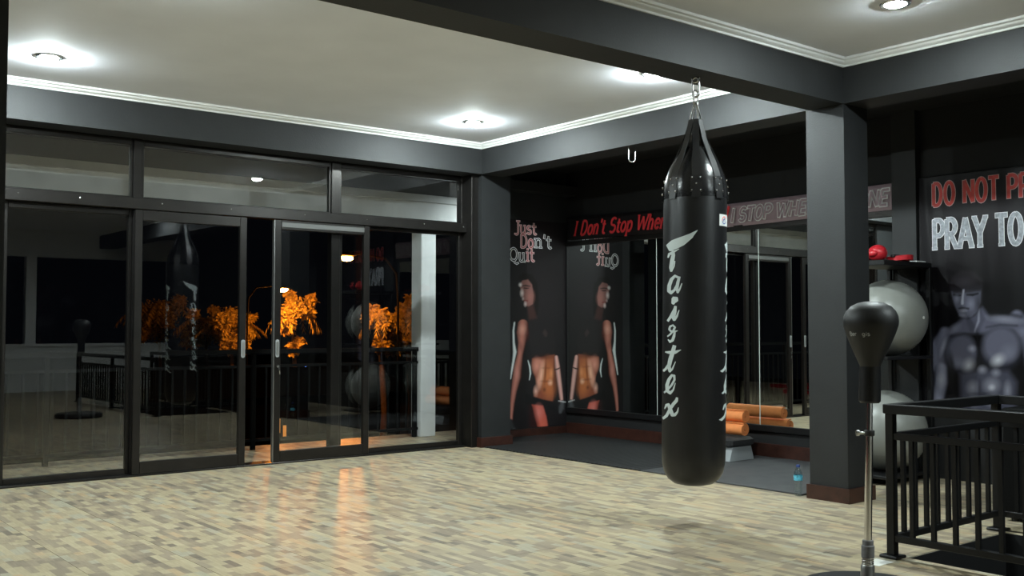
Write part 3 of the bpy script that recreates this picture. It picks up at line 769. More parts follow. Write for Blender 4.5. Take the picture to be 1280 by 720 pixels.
# ---------------------------------------------------------------- figure poster in the corner
def T1(*p): return [(620+a/4.5, 260+b/4.5) for a, b in p]
def T2(*p): return [(620+a/4.5, 400+b/4.5) for a, b in p]
def TL(o, *p): return [(620+a/4.5, o+b/4.5, w/4.5) for a, b, w in p]
def paint_woman(x, y):
    P = Paint(x, y, (0.013, 0.011, 0.012))
    P.blob(676, 372, 44, 70, (0.022, 0.017, 0.019), 0.8)
    sk_d, sk_l = (0.055, 0.014, 0.011), (0.50, 0.19, 0.145)
    # hair
    P.poly(T1((120,400),(150,365),(200,372),(232,420),(240,520),(235,600),(190,620),(210,540),(205,470),(190,420),(150,405)), (0.012,0.009,0.009), 1.5)
    # face, turned to the left edge
    P.poly(T1((133,432),(148,408),(180,402),(202,430),(212,490),(207,540),(186,556),(166,548),(158,525),(150,500),(142,488),(146,470),(138,455)), (0.21,0.095,0.085), 0.6)
    P.blob(*T1((190,500))[0], 8, 13, (0.34,0.14,0.12), 0.8)
    P.blob(*T1((146,478))[0], 3.2, 6.5, (0.72,0.62,0.60), 0.9)
    P.blob(*T1((137,432))[0], 3.0, 3.5, (0.72,0.68,0.68), 0.9)
    P.blob(*T1((165,540))[0], 2.6, 4.5, (0.74,0.62,0.60), 0.9)
    P.blob(*T1((152,510))[0], 2.0, 3.0, (0.55,0.42,0.40), 0.8)
    P.limb(TL(260,(150,438,3),(168,436,4),(190,440,3)), (0.03,0.02,0.02), (0.03,0.02,0.02), 0.6)
    P.limb(TL(260,(158,450,3),(172,452,3),(184,451,2)), (0.02,0.012,0.012), (0.02,0.012,0.012), 0.5)
    P.limb(TL(260,(158,520,2),(178,522,3)), (0.16,0.03,0.03), (0.20,0.03,0.03), 0.5)
    # neck in shadow
    P.poly(T1((175,556),(210,545),(230,620),(185,630)), (0.05,0.022,0.02), 1.5)
    # shoulder and arm nearest the column
    P.limb(TL(400,(152,28,30),(150,70,34),(146,130,22),(136,195,17),(122,275,24),(118,320,25),(102,400,17),(92,470,14),(86,540,11),(86,570,10)), sk_d, sk_l, 0.7, -0.1)
    P.blob(*T2((148,52))[0], 6, 9, (0.70,0.36,0.28), 0.85)
    P.blob(*T2((118,300))[0], 4, 12, (0.62,0.28,0.24), 0.6)
    P.blob(*T2((176,85))[0], 4, 10, (0.06,0.015,0.012), 0.7)
    P.blob(*T2((140,150))[0], 3, 9, (0.16,0.045,0.04), 0.6)
    P.limb(TL(400,(104,15,4),(98,60,5),(100,130,6),(106,180,10),(100,220,7),(88,290,5),(82,330,3)), (0.45,0.50,0.50), (0.72,0.78,0.78), 0.6)
    P.limb(TL(400,(82,570,14),(92,605,20),(88,632,16)), (0.012,0.012,0.013), (0.03,0.03,0.032), 0.8)
    P.blob(*T2((102,622))[0], 3, 4, (0.25,0.25,0.26), 0.6)
    # neckline
    P.poly(T2((262,70),(275,50),(290,75),(284,95),(274,92)), (0.30,0.16,0.15), 0.9, 0.8)
    # crop top a touch lighter than the ground
    P.poly(T2((190,10),(260,0),(320,40),(335,120),(332,195),(270,205),(205,215),(188,120)), (0.017,0.014,0.015), 1.5, 0.9)
    # midriff
    P.poly(T2((203,216),(262,206),(330,194),(326,260),(330,330),(330,400),(318,458),(262,447),(212,430),(236,388),(230,352),(216,310),(205,270)), (0.20,0.055,0.030), 0.9)
    P.blob(*T2((292,318))[0], 13, 30, (0.52,0.165,0.055), 0.9)
    P.blob(*T2((300,395))[0], 11, 16, (0.42,0.12,0.04), 0.8)
    P.blob(*T2((230,258))[0], 8, 14, (0.58,0.24,0.18), 0.95)
    P.blob(*T2((250,240))[0], 9, 8, (0.50,0.20,0.14), 0.8)
    P.blob(*T2((254,312))[0], 4.2, 22, (0.74,0.40,0.28), 0.95, rot=0.14)
    P.blob(*T2((238,345))[0], 4.0, 12, (0.62,0.28,0.20), 0.8)
    P.blob(*T2((305,352))[0], 4, 5, (0.74,0.42,0.28), 0.9)
    P.blob(*T2((312,300))[0], 4, 9, (0.62,0.24,0.10), 0.8)
    P.blob(*T2((278,290))[0], 1.8, 22, (0.12,0.03,0.015), 0.85, rot=0.06)
    P.blob(*T2((280,345))[0], 9, 2.2, (0.16,0.04,0.02), 0.7)
    P.blob(*T2((285,270))[0], 9, 2.0, (0.18,0.05,0.025), 0.6)
    P.blob(*T2((272,392))[0], 3, 4, (0.08,0.02,0.01), 0.8)
    P.blob(*T2((224,400))[0], 4, 9, (0.68,0.36,0.28), 0.9)
    P.blob(*T2((250,425))[0], 10, 6, (0.24,0.06,0.03), 0.6)
    P.blob(*T2((328,330))[0], 3, 30, (0.05,0.012,0.008), 0.7)
    P.blob(*T2((265,205))[0], 18, 5, (0.03,0.01,0.008), 0.7)
    P.limb(TL(400,(180,228,2),(190,262,4),(194,300,4),(188,336,2)), (0.4,0.45,0.45), (0.6,0.66,0.66), 0.5)
    # shorts
    P.poly(T2((168,412),(215,432),(262,447),(318,458),(345,470),(352,520),(300,505),(262,482),(200,474),(165,470)), (0.010,0.009,0.010), 0.9)
    # thigh
    P.poly(T2((202,476),(264,482),(284,545),(294,622),(238,618),(222,560)), (0.46,0.085,0.06), 0.9)
    P.blob(*T2((240,520))[0], 8, 14, (0.62,0.20,0.17), 0.7)
    P.blob(*T2((262,590))[0], 8, 12, (0.58,0.13,0.08), 0.6)
    P.poly(T2((190,480),(212,480),(232,560),(244,622),(190,622)), (0.03,0.008,0.008), 3.0, 0.8)
    # other arm
    P.limb(TL(400,(338,212,12),(344,262,16),(350,310,15),(358,370,14),(366,430,12),(370,462,10)), (0.10,0.035,0.03), (0.58,0.32,0.28), 0.6, 0.15)
    P.limb(TL(400,(330,280,3),(345,276,4),(358,270,3)), (0.03,0.02,0.02), (0.03,0.02,0.02), 0.5)
    P.limb(TL(400,(374,462,12),(368,492,18),(362,515,12)), (0.02,0.02,0.022), (0.07,0.07,0.075), 0.7)
    P.limb(TL(400,(352,455,2),(378,460,3),(392,462,2)), (0.4,0.4,0.42), (0.45,0.45,0.46), 0.5)
    return P.c
pw = thing('fitness_poster', (7.34, 8.69, 0.10), 'tall poster of a woman in black sportswear with red lettering', 'poster')
PX0, PX1, PZ0, PZ1 = 6.88, 7.785, 0.10, 2.40
grid_print('print', (PX0, 8.694, PZ0), np.array([PX1-PX0, 0, 0]), np.array([0, 0, PZ1-PZ0]), 112, 300, lambda a, b: np.clip(paint_woman(a, b)*1.35, 0, 0.92), 'poster_print', pw)
make('backing', MB().box(PX0, PX1, 8.6945, 8.6995, PZ0, PZ1), 'poster_black', pw)
def poster_text(text, u, vbase, vcap, uend, fill, outl, n):
    a = ony(u, vbase, 8.69); b = ony(uend, vbase, 8.69); c = ony(u, vcap, 8.69)
    h = c[2]-a[2]; w = b[0]-a[0]
    def pos(yy): return lambda p, q: (a[0]+p, yy, a[2]+q)
    st_ = h*0.115
    o1 = make('lettering_outline', lettering(text, h, w, st_, pos(8.6925), True, 0, 0.0065, 0, (0, -1, 0)), outl, pw)
    make('lettering', lettering(text, h, w, st_*0.62, pos(8.6908), True, 0, 0, 0, (0, -1, 0)), fill, pw)
poster_text('Just', 643.5, 291, 276, 671, 'dusty_red_print', 'rose_outline', 0)
poster_text('Do', 650.5, 309, 293, 667.5, 'dusty_red_print', 'rose_outline', 0)
poster_text("n't", 668, 309, 293, 690, 'poster_black', 'bright_outline', 0)
poster_text('Qu', 636.5, 326, 310, 657, 'poster_black', 'bright_outline', 0)
poster_text('it', 657.5, 326, 310, 668.5, 'dusty_red_print', 'rose_outline', 0)

# ---------------------------------------------------------------- mirrors
MZ0, MZ1 = 0.30, 2.22
seams = [8.685, 7.29, 5.99, 4.60]
mir = thing('wall_mirror', (X_R-0.01, 6.6, MZ0), 'long frameless wall mirror of three tall panes under the slogan banner', 'mirror')
for k in range(3):
    y1, y0 = seams[k], seams[k+1]
    p = make('mirror_pane', MB().box(X_R-0.012, X_R-0.004, y0+0.004, y1-0.004, MZ0, MZ1), 'mirror_silver', mir)
    if k < 2: make('pane_edge', MB().box(X_R-0.0125, X_R-0.006, y0-0.004, y0+0.004, MZ0, MZ1), 'mirror_edge', mir)
make('lower_rail', MB().rbox(X_R-0.03, X_R-0.001, 4.59, 8.695, MZ0-0.06, MZ0, r=0.004), 'black_steel', mir)
make('upper_rail', MB().rbox(X_R-0.03, X_R-0.001, 4.59, 8.695, 2.13, 2.185, r=0.004), ALU, mir)
make('corner_bead', MB().rbox(X_R-0.02, X_R-0.001, 8.672, 8.695, MZ0, 2.13, r=0.003), 'black_steel', mir)

# ---------------------------------------------------------------- slogan banner over the mirrors
bn = thing('slogan_banner', (X_R-0.02, 6.6, 2.18), 'long narrow banner with red and outlined white slogan over the mirrors', 'banner')
XB = X_R-0.034
def banner_piece(name, y0, y1, z0a, z1a, z0b, z1b, m, seed):
    rnd = random.Random(seed); n = 70; vs = []; fs = []
    ph = [rnd.random()*6.28 for _ in range(4)]
    for i in range(n+1):
        s = i/n; y = y0+(y1-y0)*s
        for j in range(7):
            t = j/6; zl = z0a+(z0b-z0a)*s; zh = z1a+(z1b-z1a)*s
            amp = 0.004*(math.sin(9*s+ph[0]+2*t)+0.6*math.sin(23*s+ph[1]-3*t)+0.35*math.sin(51*s+ph[2]+5*t))
            vs.append((XB+amp, y, zl+(zh-zl)*t))
    for i in range(n):
        for j in range(6): fs.append((i*7+j, i*7+j+1, (i+1)*7+j+1, (i+1)*7+j))
    o = make(name, MB().add(vs, fs), m, bn, 60)
    sm = o.modifiers.new('thickness', 'SOLIDIFY'); sm.thickness = 0.002; sm.offset = -1
    return o
banner_piece('black_panel', 8.66, 6.46, 2.20, 2.46, 2.17, 2.40, 'poster_black', 1)
banner_piece('mauve_panel', 6.46, 4.60, 2.17, 2.395, 2.185, 2.405, 'mauve_vinyl', 2)
def bpos(yst, z0, xo, slope): return lambda a, b: (xo, yst-a, z0+b+slope*a)
XT = XB-0.014
def words(text, name, height, width, stroke, yst, z0, xo, slope, serif, italic, grow, m):
    tot = sum((GL[c][0] if c != ' ' else 0.38) for c in text); x = 0.0
    for wd in text.split(' '):
        wa = sum(GL[c][0] for c in wd)
        make(name, lettering(wd, height, width*wa/tot, stroke, lambda a, b, x=x: (xo, yst-a-x*width/tot, z0+b+slope*(a+x*width/tot)), serif, italic, grow, 0, (-1, 0, 0)), m, bn)
        x += wa + 0.38
words("I Don't Stop When I'm Tired!", 'red_word', 0.155, 2.20, 0.027, 8.53, 2.245, XT, -0.012, True, 0.30, 0, 'red_print')
make('white_lettering', lettering("I STOP WHEN I'M DONE", 0.125, 1.655, 0.020, bpos(6.29, 2.215, XT, 0.010), False, 0.20, 0.009, 0, (-1, 0, 0)), 'bright_outline', bn)
make('lettering_fill', lettering("I STOP WHEN I'M DONE", 0.125, 1.655, 0.020, bpos(6.29, 2.215, XT-0.005, 0.010), False, 0.20, 0, 0, (-1, 0, 0)), 'mauve_vinyl', bn)

# ---------------------------------------------------------------- hanging banner with the athlete
def U(*p): return [(1140+a/3.79, 330+b/3.79) for a, b in p]
def UL(*p): return [(1140+a/3.79, 330+b/3.79, w/3.79) for a, b, w in p]
def paint_man(x, y):
    P = Paint(x, y, (0.006, 0.005, 0.0065))
    P.blob(1240, 270, 130, 90, (0.030, 0.022, 0.028), 0.8)  # pinkish sheen of the upper folds, painted into the print colour
    d_, l_ = (0.045, 0.045, 0.065), (0.20, 0.20, 0.27)
    # arms, shoulders
    P.limb(UL((160,330,30),(130,400,45),(130,470,42)), d_, (0.15,0.15,0.20), 2.0, -0.2)
    P.limb(UL((140,500,30),(140,560,32),(125,640,30),(110,720,26)), d_, (0.26,0.26,0.33), 2.0, 0.1)
    P.limb(UL((500,260,40),(560,330,55),(590,430,60),(600,560,50)), d_, l_, 2.0, -0.1)
    P.poly(U((250,250),(335,205),(372,255),(500,240),(560,300),(330,330),(180,330),(215,285)), (0.13,0.13,0.18), 3.0)
    P.blob(*U((440,262))[0], 30, 7, (0.30,0.30,0.37), 0.85, 1.0, 0.12)
    P.blob(*U((205,305))[0], 12, 7, (0.22,0.22,0.28), 0.8, 1.0, -0.6)
    P.limb(UL((372,235,5),(440,232,5),(520,250,6)), (0.012,0.012,0.016), (0.012,0.012,0.016), 2.5, a=0.8)
    # neck
    P.poly(U((255,255),(325,205),(350,260),(320,320),(275,322)), (0.10,0.10,0.14), 1.5)
    P.limb(UL((320,215,8),(318,270,9),(300,315,7)), (0.10,0.10,0.14), (0.28,0.28,0.35), 1.5)
    # pectorals with dark under-edges
    P.disc(*U((235,425))[0], 23, 28, (0.02,0.02,0.03), 0.25)
    P.disc(*U((238,412))[0], 21.5, 25, (0.125,0.125,0.17), 0.35)
    P.blob(*U((270,480))[0], 11, 13, (0.50,0.50,0.56), 0.9, 1.3, 0.5)
    P.blob(*U((285,400))[0], 7, 6, (0.36,0.36,0.44), 0.8)
    P.blob(*U((220,470))[0], 12, 10, (0.22,0.22,0.28), 0.6)
    P.disc(*U((425,405))[0], 30, 31, (0.02,0.02,0.03), 0.22)
    P.disc(*U((425,385))[0], 28, 28, (0.14,0.14,0.19), 0.35)
    P.blob(*U((410,455))[0], 14, 10, (0.60,0.60,0.65), 0.9, 1.2, -0.6)
    P.blob(*U((460,420))[0], 14, 14, (0.24,0.24,0.31), 0.6)
    P.limb(UL((312,330,5),(316,400,6),(322,470,7)), (0.015,0.015,0.02), (0.015,0.015,0.02), 2.0, a=0.8)
    # stomach
    P.poly(U((230,520),(330,500),(460,505),(500,560),(490,760),(240,760)), (0.075,0.075,0.105), 4.0)
    for (a, b, w, h) in ((290,585,11,12),(380,575,14,13),(295,650,11,10),(385,645,13,11),(335,500,8,7),(400,515,8,7),(455,600,7,16)):
        P.blob(*U((a,b))[0], w, h, (0.30,0.30,0.36), 0.85)
    P.blob(*U((380,585))[0], 6, 5, (0.52,0.52,0.58), 0.8); P.blob(*U((322,590))[0], 3, 16, (0.02,0.02,0.03), 0.8)
    P.blob(*U((335,615))[0], 22, 3, (0.03,0.03,0.04), 0.7)
    P.limb(UL((355,300,3),(420,288,4),(500,292,4)), (0.03,0.03,0.04), (0.03,0.03,0.04), 1.5, a=0.8)
    P.limb(UL((190,345,3),(250,330,4),(305,335,3)), (0.03,0.03,0.04), (0.03,0.03,0.04), 1.5, a=0.8)
    P.blob(*U((150,395))[0], 4, 16, (0.34,0.34,0.41), 0.7, 1.0, 0.3)
    P.blob(*U((140,550))[0], 7, 12, (0.42,0.42,0.48), 0.8)
    P.blob(*U((190,470))[0], 5, 22, (0.012,0.012,0.016), 0.9, 1.0, -0.15)
    # head
    P.poly(U((178,120),(190,60),(240,30),(300,35),(338,80),(338,150),(330,200),(300,245),(268,260),(228,250),(208,210),(190,165)), (0.022,0.018,0.022), 2.0)
    P.poly(U((188,128),(330,118),(328,180),(312,225),(285,250),(255,258),(228,246),(210,208),(196,165)), (0.115,0.115,0.155), 1.0)
    P.poly(U((186,112),(335,100),(334,128),(262,138),(196,140)), (0.03,0.027,0.034), 1.8, 0.9)
    P.limb(UL((200,146,4),(220,150,5),(236,148,3)), (0.012,0.012,0.016), (0.012,0.012,0.016), 0.7)
    P.limb(UL((262,146,4),(290,146,6),(315,140,4)), (0.012,0.012,0.016), (0.012,0.012,0.016), 0.8)
    P.blob(*U((255,85))[0], 16, 8, (0.05,0.045,0.055), 0.8)
    P.limb(UL((246,125,5),(242,160,7),(240,184,9)), (0.14,0.14,0.18), (0.42,0.42,0.50), 0.7)
    P.blob(*U((215,165))[0], 4.5, 7, (0.27,0.27,0.34), 0.8); P.blob(*U((280,190))[0], 7, 10, (0.24,0.24,0.31), 0.8)
    P.limb(UL((226,210,4),(248,208,4),(270,212,4)), (0.03,0.03,0.04), (0.03,0.03,0.04), 0.6)
    P.blob(*U((246,222))[0], 6, 3, (0.40,0.40,0.48), 0.8)
    P.blob(*U((246,242))[0], 7, 4, (0.26,0.26,0.33), 0.8)
    P.blob(*U((318,190))[0], 6, 18, (0.03,0.03,0.04), 0.7)
    return P.c
hbn = thing('athlete_banner', (X_R-0.03, 3.3, 0.55), 'hanging vinyl banner of a bare chested athlete with red and grey words', 'banner')
BY0, BY1, BZ0, BZ1 = 4.362, 2.05, 0.55, 2.415
def fold_man(y, t):
    fold = 0.014*np.sin(24*y+2.2*t)*np.exp(-y/0.20) + 0.003*np.sin(11*y+1.5+3*t) + 0.002*np.sin(31*y-2*t) + 0.012*np.exp(-y/0.10)
    return np.sqrt(fold*fold+1e-5)+0.003
def wav_man(s, t):
    return np.stack([-fold_man(s*(BY0-BY1), t), 0*s, 0*s], -1)
grid_print('print', (X_R-0.016, BY0, BZ0), np.array([0, BY1-BY0, 0]), np.array([0, 0, BZ1-BZ0]), 300, 230, lambda a, b: np.clip(paint_man(a, b)**1.12*1.05, 0, 0.9), 'banner_print', hbn, wav_man)
make('hem_rod', MB().cyl((X_R-0.014, BY0, BZ1+0.004), (X_R-0.014, BY1, BZ1+0.004), 0.008, n=10), 'black_steel', hbn, 40)
def man_text(text, u0, v0, vc, Yend, fill, outl, serif, gw, ratio):
    a = onx(u0, v0, X_R-0.045); c = onx(u0, vc, X_R-0.045); h = c[2]-a[2]; w = a[1]-Yend
    def pos(lift):
        def f(p, q):
            y_, z_ = a[1]-p, a[2]+q
            return (X_R-0.016-float(fold_man(BY0-y_, (z_-BZ0)/(BZ1-BZ0)))-lift, y_, z_)
        return f
    make('lettering_outline', lettering(text, h, w, h*ratio, pos(0.0025), serif, 0, gw, 0.05, (-1, 0, 0)), outl, hbn)
    make('lettering', lettering(text, h, w, h*ratio, pos(0.0045), serif, 0, 0, 0.05, (-1, 0, 0)), fill, hbn)
man_text('DO NOT PRAY', 1164, 257, 230, 3.265, 'red_letter', 'rose_outline', False, 0.005, 0.155)
man_text('PRAY TO', 1165, 311, 276, 3.53, 'grey_letter', 'bright_outline', True, 0.005, 0.15)

# ---------------------------------------------------------------- floor mats along the mirrors
tag(make('rubber_mat', MB().rbox(6.22, X_R-0.02, 6.02, 8.18, 0.0005, 0.012, r=0.003), 'ribbed_rubber'), 'ribbed black rubber mat below the mirror by the figure poster', 'mat')
tag(make('rubber_mat', MB().rbox(6.22, X_R-0.02, 4.42, 6.015, 0.0005, 0.012, r=0.003), 'smooth_grey_rubber'), 'smooth dark grey rubber mat under the step bench', 'mat')
tag(make('rubber_mat', MB().rbox(6.60, X_R-0.02, 8.185, 8.675, 0.0005, 0.012, r=0.003), 'ribbed_rubber'), 'narrow ribbed rubber mat at the foot of the figure poster', 'mat')

# ---------------------------------------------------------------- step bench with rolled mats
bp_ = onz(925, 578, 0.012)
BX, BYE = 7.38, 5.86       # bench axis x, near end y
sb = thing('step_bench', (BX, BYE+0.5, 0.012), 'black topped aerobic step bench on grey feet carrying rolled mats', 'step bench')
make('top', MB().rbox(BX-0.165, BX+0.165, BYE, BYE+0.72, 0.135, 0.215, r=0.02), 'black_rubber', sb, 40)
def foot(y):
    po = [(BX-0.17, 0.012), (BX+0.17, 0.012), (BX+0.13, 0.135), (BX-0.13, 0.135)]
    return MB().prism(po, lambda a, b, t: (a, t, b), y, y+0.20)
for y in (BYE+0.02, BYE+0.50): make('foot', foot(y), 'grey_plastic', sb)
def roll(x, z, y0, y1, r, label):
    t = thing('yoga_mat', (x, (y0+y1)/2, z-r), label, 'yoga mat', 'rolled orange yoga mats')
    n = 120; turns = 3.3; vs = []; fs = []; th = r/(turns+0.8)
    pin = []; 
    for i in range(n+1):
        a = 2*math.pi*turns*i/n; rr_ = r - th*turns*(1-i/n)*0.98
        pin.append((x+rr_*math.cos(a), z+rr_*math.sin(a), rr_, a))
    m = MB(); hw = th*0.33
    for (px, pz, rr_, a) in pin:
        for rad in (rr_-hw*2, rr_):
            for y in (y0, y1): vs.append((x+rad*math.cos(a), y, z+rad*math.sin(a)))
    for i in range(n):
        o, q = i*4, i*4+4
        fs += [(o+2, q+2, q+3, o+3), (o, o+1, q+1, q), (o, q, q+2, o+2), (o+1, o+3, q+3, q+1)]
    fs += [(0, 2, 3, 1), (n*4, n*4+1, n*4+3, n*4+2)]
    make('rolled_foam', m.add(vs, fs), 'orange_foam', t, 40)
    core = MB().lathe([(r-0.004, 0.004), (0.0, 0.004)], (x, y0, z), 24, (0, 1, 0))
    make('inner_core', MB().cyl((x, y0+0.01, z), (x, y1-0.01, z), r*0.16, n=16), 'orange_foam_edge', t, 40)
roll(7.45, 0.217+0.062, 5.90, 6.55, 0.062, 'rolled orange yoga mat lying lowest on the step bench')
roll(7.50, 0.217+0.062+0.114, 5.93, 6.58, 0.061, 'rolled orange yoga mat stacked on the other roll')

# ---------------------------------------------------------------- water bottle
bq = onz(1003, 620)
wb = thing('water_bottle', (bq[0]-0.02, bq[1]+0.02, 0), 'clear plastic water bottle with blue cap standing by the column foot', 'bottle')
bc = WLOC[wb.name]
wbp = [(0.0,0.002),(0.022,0.001),(0.029,0.010),(0.030,0.035),(0.027,0.045),(0.030,0.055),(0.027,0.068),(0.030,0.080),(0.028,0.095),(0.031,0.108),(0.031,0.150),(0.028,0.168),(0.018,0.188),(0.012,0.198),(0.012,0.206)]
make('body', MB().lathe(wbp, bc, 24), 'bottle_plastic', wb, 50)
make('cap', MB().lathe([(0.0135,0.204),(0.0140,0.206),(0.0140,0.219),(0.012,0.222)], bc, 20), 'bottle_cap', wb, 40)
m = MB().lathe([(0.0315,0.112),(0.0318,0.114),(0.0318,0.146),(0.0315,0.148)], bc, 24); m.f = [f for f in m.f if len(f) == 4]
make('label', m, 'bottle_label', wb, 50)

# ---------------------------------------------------------------- ball rack
RX0, RX1, RY0, RY1 = 7.06, 7.725, 4.24, 4.62
rk = thing('ball_rack', ((RX0+RX1)/2, (RY0+RY1)/2, 0.013), 'black steel rack of three shelves holding two exercise balls', 'rack')
for x in (RX1-0.018,):
    for y in (RY0+0.02, RY1-0.02): make('post', MB().rbox(x-0.018, x+0.018, y-0.018, y+0.018, 0.013, 1.70, r=0.004), 'black_steel', rk)
def shelf(z):
    m = MB().rbox(RX0, RX1, RY0, RY0+0.035, z-0.03, z, r=0.004).rbox(RX0, RX1, RY1-0.035, RY1, z-0.03, z, r=0.004)
    m.rbox(RX0, RX0+0.035, RY0+0.035, RY1-0.035, z-0.03, z, r=0.004).rbox(RX1-0.035, RX1, RY0+0.035, RY1-0.035, z-0.03, z, r=0.004)
    return m
make('shelf', MB().rbox(RX0-0.03, RX1, RY0, RY1, 1.68, 1.72, r=0.004), 'black_steel', rk)
make('shelf', MB().rbox(RX0, RX1, RY0, RY1, 0.955, 0.98, r=0.004), 'black_steel', rk)
make('shelf', MB().rbox(RX0, RX1, RY0, RY1, 0.05, 0.075, r=0.004), 'black_steel', rk)
def ex_ball(c, r, label):
    t = thing('exercise_ball', (c[0], c[1], c[2]-r), label, 'exercise ball', 'silver exercise balls')
    m = MB(); prof = []
    k = 90
    for i in range(k+1):
        a = math.pi*i/k; lat = abs(math.cos(a))
        rr_ = r + (0.0016*math.cos(i*math.pi) if 0.55 < lat < 0.93 else 0)
        prof.append((rr_*math.sin(a) if 0 < i < k else 0, -rr_*math.cos(a)))
    m.lathe(prof, c, 48)
    make('skin', m, 'silver_ball', t, 60)
    make('valve_plug', MB().cyl((c[0], c[1]-r+0.004, c[2]), (c[0], c[1]-r-0.003, c[2]), 0.012, n=14), 'white_label', t, 30)
    return t
def ball_at(u, v, x, r, zfloor, label):
    p = onx(u, v, x); return ex_ball((p[0], p[1], zfloor+r), r, label)
ball_at(1110, 395, 7.40, 0.30, 0.98, 'silver exercise ball on the upper shelf of the rack')
ball_at(1107, 535, 7.40, 0.315, 0.075, 'silver exercise ball on the lowest shelf of the rack')

# ---- red boxing gear on the rack's top shelf
def blobmesh(c, r, sc, n=20): return MB().ball(c, r, n, 12, sc)
gp = onx(1097, 313, 7.22)
gl_ = thing('boxing_glove', (gp[0], gp[1], 1.72), 'round red boxing glove on the rack top beside the column', 'boxing glove')
make('mitt', blobmesh((gp[0], gp[1], 1.72+0.066), 0.066, (1.0, 1.15, 1.0)), 'red_padding', gl_, 60)
make('thumb', blobmesh((gp[0]-0.055, gp[1]+0.01, 1.72+0.062), 0.028, (1.0, 1.6, 1.0)), 'red_padding', gl_, 60)
make('cuff', MB().lathe([(0.036,0),(0.044,0.01),(0.044,0.075),(0.036,0.085)], (gp[0], gp[1]+0.05, 1.72+0.06), 20, (0,1,0)), 'red_padding', gl_, 40)
hp = onx(1124, 322, 7.36)
hg = thing('focus_mitt', (hp[0], hp[1], 1.72), 'flat red and black padded mitt lying on the rack top', 'mitt')
pad = []
for i in range(16):
    a = 2*math.pi*i/16; pad.append((0.085*math.cos(a)*(1.15 if math.cos(a) > 0 else 1), 0.105*math.sin(a)))
make('pad', MB().prism(pad, lambda a, b, t: (hp[0]+a, hp[1]+b, t+0.10*max(0, -b)), 1.722, 1.758), 'red_padding', hg, 30)
make('strap', MB().rbox(hp[0]-0.095, hp[0]+0.10, hp[1]-0.015, hp[1]+0.02, 1.75, 1.772, r=0.004), 'black_leather', hg)
make('target', MB().cyl((hp[0]-0.02, hp[1]-0.06, 1.76), (hp[0]-0.02, hp[1]-0.06, 1.768), 0.03, n=16), 'black_leather', hg, 30)
hp2 = onx(1147, 335, 7.60)
tag(make('folded_towel', MB().rbox(7.52, 7.66, hp2[1]-0.04, hp2[1]+0.04, 1.7205, 1.732, r=0.004), 'white_label'), 'small folded white cloth at the edge of the rack top', 'cloth')

# ---------------------------------------------------------------- heavy bag
BGX, BGY = 4.806, 4.16
bag = thing('heavy_bag', (BGX, BGY, 0.244), 'long black leather heavy bag with white script hanging from the beam', 'punching bag')
R0 = 0.193
prof = [(0,0.244),(0.07,0.246),(0.12,0.258),(0.155,0.285),(0.178,0.325),(0.190,0.38),(R0,0.46),(R0,1.0),(R0,1.6),(R0,1.96),(0.190,2.03),(0.180,2.10),(0.163,2.155),(0.135,2.215),(0.10,2.27),(0.075,2.31)]
# hang line leans a touch so the bag bottom swings towards the doors
tilt = 0.022
dl = -_R * tilt
def lean(p): return Vector((p.x + dl[0]*(2.75-p.z)*0.6, p.y + dl[1]*(2.75-p.z)*0.6, p.z))
def bc_(z): return lean(Vector((BGX, BGY, z)))
body = make('body', MB().lathe(prof, (BGX, BGY, 0), 64).move(lean), 'black_leather', bag, 50)
camdir = Vector((-BGX, -BGY, 0)).normalized(); sided = Vector((camdir.y, -camdir.x, 0)) * -1   # sided: picture right
if sided.dot(Vector(_R)) < 0: sided = -sided
def on_bag(phi, z, r): 
    c = bc_(z); d = camdir*math.cos(phi) + sided*math.sin(phi); return c + d*r
def rad_at(z):
    for (r0, z0), (r1, z1) in zip(prof, prof[1:]):
        if z0 <= z <= z1: return r0+(r1-r0)*(z-z0)/(z1-z0)
    return prof[-1][0]
# shiny vinyl shoulder cover: faceted sleeve over the taper
sl = MB(); rings = []
NP = 64
for z in np.linspace(1.99, 2.31, 14):
    ring = []
    for i in range(NP):
        phi = 2*math.pi*i/NP; k = max(0.0, (z-1.99)/0.32)
        rr_ = rad_at(z) + 0.0010 + 0.0020*min(1.0, (float(z)-1.99)/0.06) + 0.006*math.sin(math.pi*min(1, k))*abs(math.sin(4*phi+0.4))
        ring.append(on_bag(phi, float(z), rr_))
    rings.append(ring)
vs = sum(rings, []); fs = [(a*NP+i, a*NP+(i+1) % NP, (a+1)*NP+(i+1) % NP, (a+1)*NP+i) for a in range(13) for i in range(NP)]
make('shoulder_sleeve', sl.add(vs, fs), 'shiny_black_vinyl', bag, 70)
